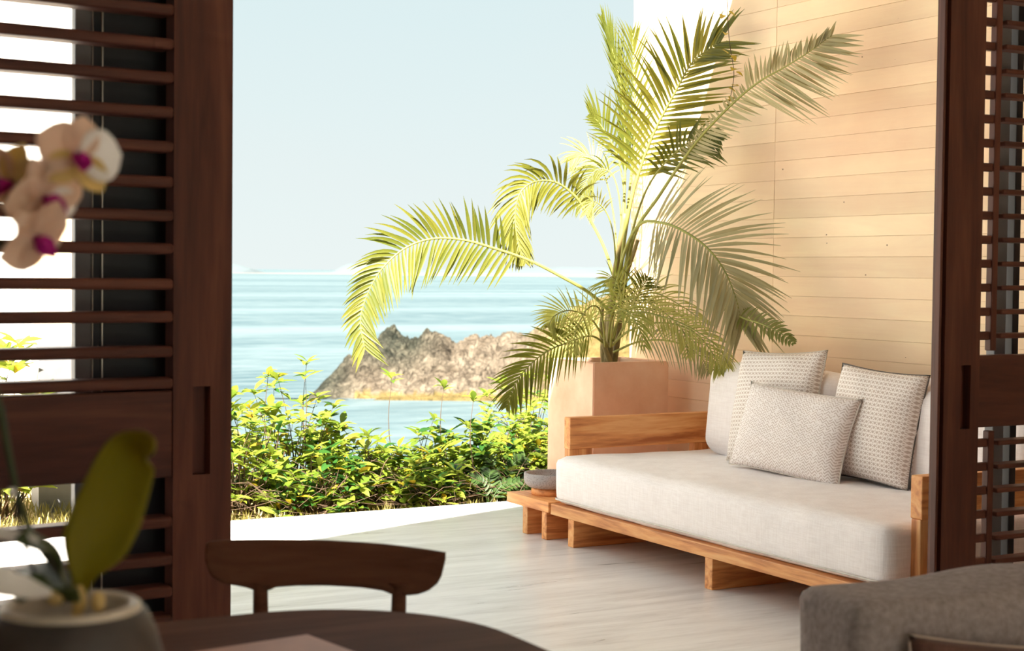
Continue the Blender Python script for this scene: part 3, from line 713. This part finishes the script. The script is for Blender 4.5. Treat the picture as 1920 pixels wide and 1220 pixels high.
cycad(4.42, 8.22, -.05, [(-.10, 0, .17, 8, .10), (.04, .05, .20, 8, .10), (.20, -.02, .14, 9, .09)], 'dark cycad fan lying at the patio edge left of the side table')
cycad(4.62, 8.38, -.05, [(-.2, .1, .30, 9, .09), (.12, -.02, .26, 10, .11), (.22, -.05, .12, 9, .10)], 'taller dark cycad arching toward the stone bowl')
# dry twigs under the hedge
b = MB(); rnd = random.Random(5)
for i in range(340):
    x = rnd.uniform(2.4, 5.4); y = 8.12+abs(rnd.gauss(0, .28)); z = -.04+rnd.random()*.16; a = rnd.uniform(0, 6.28); L = rnd.uniform(.12, .4)
    p0 = Vector((x, y, z)); p2 = p0+Vector((math.cos(a)*L, math.sin(a)*L*.6, rnd.uniform(-.05, .16)));
    if p2.y < 8.1: p2.y = 8.12
    b.tube(smoothpts([p0, (p0+p2)/2+Vector((0, 0, rnd.uniform(-.02, .05))), p2], 5), .0014, 3, False)
tw = obj('dry_twigs', b.mesh('dry_twigs'), M['twig']); tag(tw, 'tangle of dry brown twigs under the hedge along the patio edge', 'twigs', kind='stuff')
# straw-coloured ground cover
b = MB()
for i in range(9000):
    x = rnd.uniform(1.5, 6.2); y = rnd.uniform(8.1, 10.2); L = rnd.uniform(.03, .09); a = rnd.uniform(0, 6.28); d_ = Vector((math.cos(a)*.5, math.sin(a)*.5, 1)).normalized()*L; s_ = Vector((math.sin(a), -math.cos(a), 0))*.006
    p = Vector((x, y, -.065)); b.add([p-s_, p+s_, p+d_*.6+s_*.8, p+d_], [(0, 1, 2, 3)])
M['straw'] = leafmat('straw_grass', (.16, .14, .035), (.27, .23, .075), .3)
gr = obj('dry_grass', b.mesh('dry_grass'), M['straw']); tag(gr, 'short straw-yellow grass covering the bank below the hedge', 'grass', kind='stuff')

#@@LAND
# ------------------------------------------------------------------ bank, sea, headland, far coast
n = N('dry_bank'); f = n.noise(n.coord('Position'), 3, 6); n.set(n.ramp(f, [(.35, (.16, .11, .05)), (.55, (.32, .25, .12)), (.7, (.40, .34, .18))]), .95, .1); n.bump(f, .5, .05); M['bank'] = n.m
vs = []; fs = []; nx_, ny_ = 80, 40
for j in range(ny_+1):
    v = j/ny_; y = 8.03+22*v**1.6
    for i in range(nx_+1):
        x = -12+40*i/nx_
        z = -.07-max(0, y-10.0)*.75+noise.noise(Vector((x*.7, y*.7, 0)))*min(.3, .03+max(0, y-9.5)*.1)
        if y < 8.3: z = min(z, -.05)
        vs.append((x, y, z))
for j in range(ny_):
    for i in range(nx_): a_ = j*(nx_+1)+i; fs.append((a_, a_+1, a_+nx_+2, a_+nx_+1))
bank = obj('ground_bank', mesh('ground_bank', vs, fs, True), M['bank']); tag(bank, kind='structure')
SEA = -12.0
n = N('sea_water')
v = n.coord('Position', (.10, .30, 1), (0, 0, YAW)); f1 = n.noise(v, 1.0, 8, .62, .4); v2 = n.coord('Position', (.0016, .011, 1), (0, 0, YAW)); f2 = n.noise(v2, 1.0, 4, .5)
v3 = n.coord('Position', (.6, 1.6, 1), (0, 0, YAW)); f3 = n.noise(v3, 1.0, 5, .6)
c = n.ramp(f1, [(.35, (.030, .058, .068)), (.5, (.052, .084, .093)), (.68, (.09, .12, .125))])
c = n.mix(n.ramp(f2, [(.45, (0, 0, 0)), (.62, (.45, .45, .45))]), c, (.14, .18, .185))
n.set(c, .45, .4); n.bump(n.math('ADD', f1, n.math('MULTIPLY', f3, .3)), .5, 1.2); M['sea'] = n.m
S_ = 26000
seao = obj('sea', mesh('sea', [(-S_, 20, SEA), (S_, 20, SEA), (S_, S_, SEA), (-S_, S_, SEA)], [(0, 1, 2, 3)]), M['sea']); tag(seao, kind='structure')
# headland: height field over (lateral u, distance v) in metres, real position about 115-190 m off
n = N('headland_rock')
v = n.coord('Position', (.35, .35, .35)); f1 = n.noise(v, 1.3, 9, .68, .5)
sepn = n.new('SeparateXYZ'); n.l(n.new('NewGeometry').outputs['Position'], sepn.inputs[0])
att = n.new('Attribute', attribute_name='dark'); att2 = n.new('Attribute', attribute_name='grass')
vo = n.new('TexVoronoi', feature='DISTANCE_TO_EDGE'); vo.inputs['Scale'].default_value = .9; wv = n.mix(.35, n.coord('Position'), n.coord('Position'))
nzc = n.new('TexNoise'); nzc.inputs['Scale'].default_value = .6; nzc.inputs['Detail'].default_value = 4; n.l(n.coord('Position'), nzc.inputs['Vector'])
wad = n.new('VectorMath', operation='ADD'); wsc = n.new('VectorMath', operation='SCALE'); wsc.inputs['Scale'].default_value = 2.2; n.l(nzc.outputs['Color'], wsc.inputs[0]); n.l(wsc.outputs[0], wad.inputs[0]); n.l(n.coord('Position'), wad.inputs[1]); n.l(wad.outputs[0], vo.inputs['Vector'])
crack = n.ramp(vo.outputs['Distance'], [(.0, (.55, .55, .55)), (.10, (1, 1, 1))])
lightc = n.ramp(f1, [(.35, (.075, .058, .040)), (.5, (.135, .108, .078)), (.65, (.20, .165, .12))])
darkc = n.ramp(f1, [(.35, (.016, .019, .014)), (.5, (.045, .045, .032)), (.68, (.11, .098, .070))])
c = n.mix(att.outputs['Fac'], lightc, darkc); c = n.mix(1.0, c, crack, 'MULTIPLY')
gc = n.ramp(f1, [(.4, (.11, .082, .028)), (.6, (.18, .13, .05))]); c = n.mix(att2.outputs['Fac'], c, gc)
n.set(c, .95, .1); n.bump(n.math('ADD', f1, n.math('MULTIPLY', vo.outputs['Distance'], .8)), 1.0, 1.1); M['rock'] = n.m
def interp(x, xs, ys): return float(np.interp(x, xs, ys))
V0 = 178.0
def uof(px_): return (px_-960)/F_PX*V0
ridx = [uof(q) for q in (560, 600, 625, 650, 690, 735, 780, 800, 832, 850, 880, 930, 985, 1035, 1070, 1110, 1160, 1200, 1300, 1450, 1700, 2100)]
ridp = [760, 735, 700, 672, 645, 612, 632, 613, 628, 640, 633, 625, 615, 600, 565, 545, 520, 508, 496, 480, 470, 470]
ridh = [max(-.6, EYE-(q-507)/F_PX*V0-SEA) for q in ridp]
vs = []; fs = []; dk = []; gs = []; nu, nv = 420, 120
for j in range(nv+1):
    w = j/nv; dv = V0-18+w*52          # distance
    for i in range(nu+1):
        u = uof(545)+(uof(1900)-uof(545))*(i/nu)**1.25
        rh = interp(u, ridx, ridh)
        s_ = (dv-(V0-15.5))/15.5 if dv < V0 else 1-(dv-V0)/34
        s_ = max(0, min(1, s_)); prof = s_**(.72 if dv < V0 else .9)
        p = Vector((u*.22, dv*.22, 0))
        nn = noise.fractal(p*1.3, 1.0, 2.1, 6)
        rg = noise.ridged_multi_fractal(p*1.7+Vector((5, 3, 0)), .9, 2.2, 5, 1.0, 2.0)
        z = rh*prof*(1-.10*min(1, s_))+(nn*1.35+(rg-1.1)*.85)*min(1, max(0, rh)*.25)*min(1, s_*3+.25)*(1 if u < uof(1050) else .45)
        # low rocky shelf at the waterline
        z = max(z, interp(u, [uof(690), uof(740), uof(960), uof(1010)], [-.8, .25, .35, .2]) if dv > V0-17.0 else -1)
        if dv <= V0-17.3 or s_ <= 0 and dv > V0: z = -1.2
        vs.append((r0*u+f0*dv)+Vector((0, 0, SEA+z)))
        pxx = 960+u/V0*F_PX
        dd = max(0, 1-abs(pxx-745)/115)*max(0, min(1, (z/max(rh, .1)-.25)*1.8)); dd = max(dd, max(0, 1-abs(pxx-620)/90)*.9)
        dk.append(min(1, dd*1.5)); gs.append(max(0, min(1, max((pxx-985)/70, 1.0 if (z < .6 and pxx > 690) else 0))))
for j in range(nv):
    for i in range(nu): a_ = j*(nu+1)+i; fs.append((a_, a_+1, a_+nu+2, a_+nu+1))
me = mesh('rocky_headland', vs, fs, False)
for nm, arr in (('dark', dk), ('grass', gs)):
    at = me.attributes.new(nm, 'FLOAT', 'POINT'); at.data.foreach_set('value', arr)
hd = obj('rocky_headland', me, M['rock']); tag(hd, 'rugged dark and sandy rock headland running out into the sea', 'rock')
# far coast
M['haze_hill'] = plain('distant_hazy_hill', (.088, .108, .115), 1, .0, amt=.1, scale=.004)  # distance haze put into the hills' base colour
M['far_sand'] = plain('distant_beach', (.13, .125, .115), 1, .0)
def farhill(name, pxs, hs, dist, lab, mat, cat):
    vs = []; fs = []; k = 60
    for i in range(k+1):
        q = pxs[0]+(pxs[-1]-pxs[0])*i/k; u = (q-960)/F_PX*dist; h = interp(q, pxs, hs)/F_PX*dist*(1+.12*noise.noise(Vector((q*.05, 0, 0))))
        base_ = SEA-2
        for dd, hh in ((-.04*dist, 0), (-.02*dist, .55), (0, 1), (.03*dist, .6), (.06*dist, 0)):
            vs.append((r0*u+f0*(dist+dd))+Vector((0, 0, base_+2*min(1, hh*9)+h*hh)))
    for i in range(k):
        for j in range(4): a_ = i*5+j; fs.append((a_, a_+5, a_+6, a_+1))
    o = obj(name, mesh(name, vs, fs, True), M[mat]); tag(o, lab, cat, kind=None); return o
farhill('distant_island', (622, 640, 655, 690, 720, 745, 775, 800, 830), (0, 14, 19, 17, 19, 15, 13, 8, 2), 5000, 'hazy grey island low on the horizon behind the drooping frond tip', 'haze_hill', 'island')
farhill('distant_island', (380, 420, 440, 455, 470, 480), (0, 12, 16, 12, 8, 0), 5000, 'small hazy islet on the horizon beside the dark door stile', 'haze_hill', 'island')
farhill('distant_coast', (560, 700, 800, 900, 1000, 1060, 1140, 1300, 1600), (0, 4, 6, 10, 13, 15, 14, 22, 30), 6500, 'long low hazy coastline on the horizon reaching behind the palm', 'haze_hill', 'coast')
farhill('distant_beach', (430, 640, 700, 1100, 1400), (1, 2.5, 4, 4, 4), 4200, 'thin pale beach strip along the foot of the far coastline', 'far_sand', 'beach')
# garden wall and post seen through the left louvres
gw = empty('garden_wall', (1.6, 10.6, -.3)); tag(gw, 'bright white garden wall seen through the upper left louvres', 'wall')
def child2(n_, lo, hi, mat, root, bev=.004): o = boxobj(n_, lo, hi, M[mat], root, bev); o.matrix_parent_inverse = Matrix.Translation(-root.location); return o
child2('wall_panel', (-2.2, 10.4, -.6), (2.62, 10.7, 3.3), 'plaster', gw); child2('coping', (-2.2, 10.36, 3.3), (2.66, 10.74, 3.36), 'plaster', gw)
gb2 = empty('garden_block', (2.36, 9.8, 0)); tag(gb2, 'sunlit ochre block wall edge between the middle left louvres', 'wall'); child2('block', (2.13, 9.7, -.3), (2.62, 9.9, 1.72), 'board', gb2)
lw = empty('garden_post', (2.2, 8.9, 0)); tag(lw, 'weathered grey stone post glimpsed between the lower left louvres', 'post')
child2('shaft', (2.02, 9.25, -.2), (2.30, 9.45, .86), 'grey_post', lw); child2('cap', (2.00, 9.23, .86), (2.32, 9.47, .90), 'grey_post', lw)

#@@IN
# ------------------------------------------------------------------ inside: table, chair, orchid, couch
tb = empty('dining_table', (.35, 1.95, 0)); tag(tb, 'dark walnut table with rounded corners in the near foreground', 'table')
def rounded_slab(name, x0, x1, y0, y1, r, z0, z1, bev=.008, sup=1.0):
    out_ = []
    for cx, cy, a0 in ((x1-r, y1-r, 0), (x0+r, y1-r, 90), (x0+r, y0+r, 180), (x1-r, y0+r, 270)):
        for k in range(17): w = R(a0+90*k/16); out_.append((cx+r*math.cos(w), cy+r*math.sin(w)))
    rings = [(-bev, z0), (0, z0+bev), (0, z1-bev), (-bev*.3, z1-bev*.3), (-bev, z1)]; vs = []; fs = []; K = len(out_)
    cxm, cym = (x0+x1)/2, (y0+y1)/2
    for off, z in rings:
        for x, y in out_:
            d = Vector((x-cxm, y-cym)).normalized(); vs.append((x+d.x*off-cxm, y+d.y*off-cym, z))
    for i in range(len(rings)-1):
        for k in range(K): fs.append((i*K+k, i*K+(k+1) % K, (i+1)*K+(k+1) % K, (i+1)*K+k))
    fs.append(tuple(range(K))[::-1]); fs.append(tuple((len(rings)-1)*K+k for k in range(K)))
    return mesh(name, vs, fs), (cxm, cym, 0)
me, c = rounded_slab('tabletop', -.7, 1.285, 1.25, 2.645, .34, .708, .74)
o = obj('tabletop', me, M['table'], tb, c); o.matrix_parent_inverse = Matrix.Translation(-tb.location)
for x in (-.4, .98):
    for y in (1.5, 2.38):
        me = lathe('leg', [(0, 0), (.022, 0), (.034, .708), (0, .708)], 20); o = obj('leg', me, M['table'], tb, (x, y, 0)); o.matrix_parent_inverse = Matrix.Translation(-tb.location)
for lo, hi in (((-.4, 1.49, .64), (.98, 1.51, .708)), ((-.4, 2.37, .64), (.98, 2.39, .708))): child2('apron', lo, hi, 'table', tb)
# leather mat on the table
a_ = at_z(576, 1191, .742); 
me, c = bevbox('placemat', (0, -.34, 0), (.46, 0, .004), .002, 1)
M['leather'] = plain('tan_leather', (.50, .25, .16), .45, .5)
pmv = [at_z(576, 1191, .742), at_z(375, 1222, .742), at_z(660, 1222, .742)]
d_l = (pmv[1]-pmv[0]); d_r = (pmv[2]-pmv[0]); d_l.z = d_r.z = 0; d_l.normalize(); d_r.normalize()
A0 = Vector((a_.x, a_.y, .7402)); q = [A0, A0+d_r*.34, A0+d_r*.34+d_l*.42, A0+d_l*.42]
vs = [p for p in q]+[p+Vector((0, 0, .004)) for p in q]
pm = obj('placemat', mesh('placemat', [v-A0 for v in vs], [(0, 1, 2, 3), (7, 6, 5, 4), (0, 4, 5, 1), (1, 5, 6, 2), (2, 6, 7, 3), (3, 7, 4, 0)]), M['leather'], None, A0)
tag(pm, 'tan leather placemat corner lying on the walnut table', 'placemat')

# chair on the far side of the table
CY = R(-27)      # chair's own turn
cc = at_d(616, 1010, 3.10); ch = empty('dining_chair', (cc.x, cc.y, 0), CY); tag(ch, 'dark wooden chair with a curved backrest rail drawn up behind the table', 'chair')
PXM = 3.10/F_PX
zt0 = at_d(616, 1010, 3.10).z
prof = []   # outline of the rail: u (m from centre), top z, bottom z
topx = [393, 400, 430, 500, 616, 720, 800, 836]; topy = [1014, 1011, 1010, 1011, 1014, 1019, 1026, 1030]
botx = [393, 396, 405, 425, 450, 470, 480, 508, 520, 560, 616, 680, 720, 735, 765, 785, 805, 822, 832, 836]
boty = [1045, 1060, 1075, 1088, 1093, 1098, 1103, 1104, 1098, 1096, 1096, 1099, 1104, 1110, 1111, 1108, 1100, 1085, 1065, 1040]
us = np.linspace(393, 836, 61); vs = []; fs = []
for xq in us:
    u = (xq-616)*PXM; tz = zt0-(interp(xq, topx, topy)-1010-.0*u)*PXM-u*.0; bz = zt0-(interp(xq, botx, boty)-1010)*PXM
    yc = -.32*u*u*2.0         # ends curve towards the sitter
    for k in range(9):
        t = k/8; z = bz+(tz-bz)*t; th = .011*math.sin(math.pi*min(1, max(0, .12+.76*t)))+.001
        vs.append((u, yc-th+.012*(t-.5), z)); vs.append((u, yc+th+.012*(t-.5), z))
K = 18
for i in range(60):
    for k in range(8):
        a0 = i*K+2*k; fs.append((a0, a0+2, a0+K+2, a0+K)); fs.append((a0+1, a0+K+1, a0+K+3, a0+3))
    a0 = i*K; fs.append((a0, a0+K, a0+K+1, a0+1)); fs.append((a0+16, a0+17, a0+K+17, a0+K+16))
for i in (0, 60):
    for k in range(8): a0 = i*K+2*k; fs.append((a0, a0+1, a0+3, a0+2) if i == 0 else (a0, a0+2, a0+3, a0+1))
obj('backrest', mesh('backrest', vs, fs, True), M['table'], ch)
for xq in (491, 749):
    u = (xq-616)*PXM; yc = -.64*u*u; b = MB(); zb = zt0-98*PXM
    b.tube(smoothpts([(u, yc, zb+.02), (u, yc, zb-.02), (u*.98, yc-.004, .6), (u*.95, -.03, .42), (u*1.05, .02, 0)], 20), [.024, .016, .0145]+[.0145+.003*k/16 for k in range(17)], 14)
    obj('back_post', b.mesh('back_post', True), M['table'], ch)
me, c = rounded_slab('seat', -.22, .22, -.43, -.01, .1, .42, .45); obj('seat', me, M['table'], ch, c)
for u in (-.17, .17): b = MB(); b.tube([(u, -.37, .42), (u*1.08, -.40, 0)], [.018, .013], 12); obj('front_leg', b.mesh('front_leg', True), M['table'], ch)

# orchid in a pot
PC = at_d(133, 1135, 1.56); pot = empty('orchid_pot', (PC.x, PC.y, .7405)); tag(pot, 'squat matt grey ceramic pot with a pale rim on the table at the far left', 'pot')
hz = PC.z-.7405
n = N('grey_pot_glaze'); f = n.noise(n.coord('Object'), 20, 4); n.set(n.ramp(f, [(.3, (.040, .030, .027)), (.7, (.06, .047, .042))]), .5, .4); M['potg'] = n.m
M['rimc'] = plain('cream_rim_glaze', (.55, .47, .38), .4)
obj('pot_body', lathe('pot_body', [(0, 0), (.060, 0), (.078, .01), (.094, .08), (.097, .13), (.092, hz-.06), (.083, hz-.025), (.074, hz-.006), (.068, hz-.004)], 64), M['potg'], pot)
obj('rim', lathe('rim', [(.0685, hz-.006), (.068, hz+.001), (.065, hz+.003), (.060, hz+.002), (.057, hz-.004), (.056, hz-.05), (0, hz-.052)], 64), M['rimc'], pot)
obj('potting_bark', lathe('potting_bark', [(.056, hz-.03), (.03, hz-.024), (0, hz-.022)], 32), M['soil'], pot)
orc = empty('orchid', (PC.x, PC.y, PC.z-.02)); tag(orc, 'white and magenta moth orchid with thick green leaves in the grey pot', 'orchid')
OO = Vector(orc.location)
def blade(name, pts, widths, nrm, mat, cup=.3, thick=.0022, parent=None, nseg=24):
    C_ = smoothpts(pts, nseg); m_ = len(C_); vs = []; fs = []; cols = 8
    for i, p in enumerate(C_):
        tg = (C_[min(i+1, m_-1)]-C_[max(i-1, 0)]).normalized(); nn = Vector(nrm); sv = tg.cross(nn).normalized(); nn = sv.cross(tg).normalized()
        w = interp(i/(m_-1), np.linspace(0, 1, len(widths)), widths)/2
        for k in range(cols+1):
            s_ = k/cols*2-1; vs.append(p+sv*w*s_+nn*(w*cup*(s_*s_)))
    for i in range(m_-1):
        for k in range(cols): a0 = i*(cols+1)+k; fs.append((a0, a0+1, a0+cols+2, a0+cols+1))
    me = mesh(name, [v-OO for v in vs], fs, True); o = obj(name, me, M[mat], parent or orc)
    md = o.modifiers.new('thickness', 'SOLIDIFY'); md.thickness = thick; return o
M['orc_leaf'] = leafmat('orchid_leaf_yellow', (.27, .22, .010), (.40, .33, .022), .5)
M['orc_dark'] = leafmat('orchid_leaf_dark', (.02, .035, .008), (.04, .06, .012), .15)
M['petal'] = leafmat('orchid_petal', (.80, .60, .48), (.90, .74, .62), .62, .6)
M['petal_w'] = leafmat('orchid_petal_white', (.86, .82, .80), (.92, .90, .88), .5, .6)
M['petal_y'] = leafmat('orchid_petal_yellow', (.74, .56, .22), (.82, .66, .36), .5, .6)
M['lip'] = leafmat('orchid_lip_magenta', (.42, .004, .20), (.58, .012, .30), .3)
OD = 1.55
blade('leaf', [D(150, 1125, 1.56), D(158, 1070, 1.55), D(182, 1005, 1.545), D(206, 945, 1.54), D(228, 885, 1.53), D(246, 846, 1.52), D(266, 832, 1.505), D(288, 836, 1.47)], [.007, .022, .062, .067, .062, .056, .046, .028, .014], -FW+RT*.35, 'orc_leaf', .35)
blade('leaf', [D(140, 1120, 1.56), D(118, 1080, 1.54), D(92, 1040, 1.52), D(62, 1016, 1.50), D(30, 1012, 1.49)], [.010, .030, .046, .040, .006], UP-FW*.7, 'orc_dark', .25)
blade('leaf', [D(140, 1125, 1.58), D(105, 1090, 1.64), D(60, 1075, 1.68), D(10, 1082, 1.72)], [.012, .036, .046, .03], UP-FW*.3, 'orc_dark', .25)
blade('leaf', [D(140, 1125, 1.52), D(112, 1100, 1.48), D(72, 1098, 1.46), D(30, 1125, 1.45)], [.012, .030, .034, .010], UP-FW*.5, 'orc_dark', .25)
blade('fallen_petal', [D(96, 1110, 1.44), D(50, 1102, 1.43), D(10, 1092, 1.42), D(-40, 1070, 1.42)], [.006, .024, .030, .02], UP-FW*.9, 'petal_w', .2)
blade('fallen_petal', [D(70, 1012, 1.50), D(40, 1006, 1.5), D(0, 998, 1.5), D(-30, 990, 1.5)], [.003, .010, .012, .01], UP-FW*.9, 'petal_w', .2)
for k, pts in enumerate(([(146, 1098), (150, 1130), (140, 1160)], [(186, 1110), (184, 1130), (188, 1146)], [(92, 1110), (104, 1122), (116, 1128)])):
    b = MB(); b.tube([p-OO for p in smoothpts([D(x, y, 1.53) for x, y in pts], 8)], [.004, .006, .0065, .007, .007, .006, .005, .003], 8); obj('aerial_root', b.mesh('aerial_root', True), M['petal_y'], orc)
# stakes and flower stem
b = MB(); b.tube([p-OO for p in smoothpts([D(150, 1120, 1.58), D(70, 1020, 1.57), D(34, 930, 1.56), D(14, 840, 1.55), D(-6, 740, 1.55), D(-50, 560, 1.55), D(-70, 470, 1.55), D(-30, 440, 1.55), D(20, 466, 1.55), D(60, 440, 1.55)], 60)], .0032, 8)
obj('flower_stem', b.mesh('flower_stem', True), M['orc_dark'], orc)
b = MB(); b.tube([p-OO for p in smoothpts([D(120, 1130, 1.6), D(74, 1090, 1.6), D(40, 1000, 1.6), D(26, 900, 1.6), D(6, 760, 1.6)], 20)], .002, 6); obj('stake', b.mesh('stake', True), M['black'], orc)
b = MB(); b.tube([D(22, 915, 1.55)-OO, D(22, 930, 1.55)-OO], .004, 8); obj('stake_clip', b.mesh('stake_clip', True), M['petal_w'], orc)
def petal(parent, c, dr, L, w, nrm, mat, bend=0.2, cup=.25):
    dr = Vector(dr).normalized(); nn = Vector(nrm).normalized()
    pts = [c, c+dr*L*.35+nn*bend*L*.10, c+dr*L*.7+nn*bend*L*.10, c+dr*L+nn*-bend*L*.15]
    return blade('petal', pts, [w*.25, w*.85, w, w*.92, w*.6, .002], nn, mat, cup, .0008, parent, 14)
def flower(x, y, d, face, rot, s, mats, pet=None):
    c = D(x, y, d); fl = empty('flower', c-OO); fl.parent = orc; nn = (RT*face[0]+UP*face[1]-FW*face[2]).normalized()
    a = RT-nn*RT.dot(nn); a.normalize(); bb = nn.cross(a)
    def put(o_): o_.parent = fl; o_.matrix_parent_inverse = Matrix.Translation(-fl.location)
    for k, (ang, L, w) in enumerate(((90, .034, .028), (18, .036, .042), (162, .036, .042), (222, .032, .026), (318, .032, .026))):
        w_ = R(ang+rot); o_ = petal(None, c, a*math.cos(w_)+bb*math.sin(w_), L*s, w*s, nn, mats[k]); put(o_)
    # lip: three lobes and a column
    for ang, L, w in ((270, .020, .016), (235, .014, .012), (305, .014, .012)):
        w_ = R(ang+rot); dr = (a*math.cos(w_)+bb*math.sin(w_))*.7+nn*.8
        o_ = petal(None, c+nn*.003, dr, L*s, w*s, nn, 'lip', -.4, .6); o_.name = 'lip'; put(o_)
    b = MB(); b.tube([c-OO, c-OO+nn*.010*s, c-OO+nn*.016*s-bb*.004], [.004, .0045, .003], 8); o_ = obj('column', b.mesh('column', True), M['lip' if rot else 'petal_y'], orc); put(o_)
    b = MB(); b.tube([c-OO, c-OO-nn*.012-UP*.003, c-OO-nn*.02+UP*.012], .0016, 6); o_ = obj('pedicel', b.mesh('pedicel', True), M['petal_y'], orc); put(o_)
flower(146, 296, 1.53, (.55, .05, .8), -8, 1.25, ['petal', 'petal_w', 'petal', 'petal_y', 'petal_y'])
flower(84, 372, 1.52, (.75, -.25, .5), 10, 1.30, ['petal', 'petal', 'petal', 'petal', 'petal_w'])
flower(66, 446, 1.50, (.75, -.45, .4), 12, 1.15, ['petal', 'petal', 'petal', 'petal', 'petal'])
flower(20, 345, 1.55, (-.3, 0, .9), -20, 1.25, ['petal_y', 'petal_y', 'petal', 'petal', 'petal_y'])
# couch back at the near right
cp0, cp1 = at_z(1517, 1105, .75), at_z(1920, 1045, .80)
ca = math.atan2(cp1.y-cp0.y, cp1.x-cp0.x)
co = empty('couch', (2.0, 2.275, -.006), R(-7)); tag(co, 'grey fabric couch seen from its backrest top at the near right', 'couch')
s = (1.75, .23, .52)
o = obj('backrest', softbox('backrest', s, .032, 60, .014, .014, 4), M['couch'], co, (s[0]/2, .07, .49), (R(0), R(-1.2), 0))
obj('seat', softbox('seat', (1.7, .78, .2), .05, 30, .02, .01, 8), M['couch'], co, (.9, -.42, .32))
me, c = bevbox('base', (.04, -.82, .12), (1.72, .17, .24), .01); obj('base', me, M['darkX'], co, c)
for x in (.1, 1.65):
    for y in (-.75, .1): me = lathe('leg', [(0, 0), (.018, 0), (.026, .12), (0, .12)], 16); obj('leg', me, M['darkZ'], co, (x, y, 0))
pc = at_y(1915, 1262, 2.10)
pillow('couch_pillow', (pc.x, pc.y, pc.z-.145), .46, .40, .13, R(-14), R(-14), 'brown_cushion', 'piping', 'dark brown piped pillow leaning against the grey couch back', R(6), 4, None)
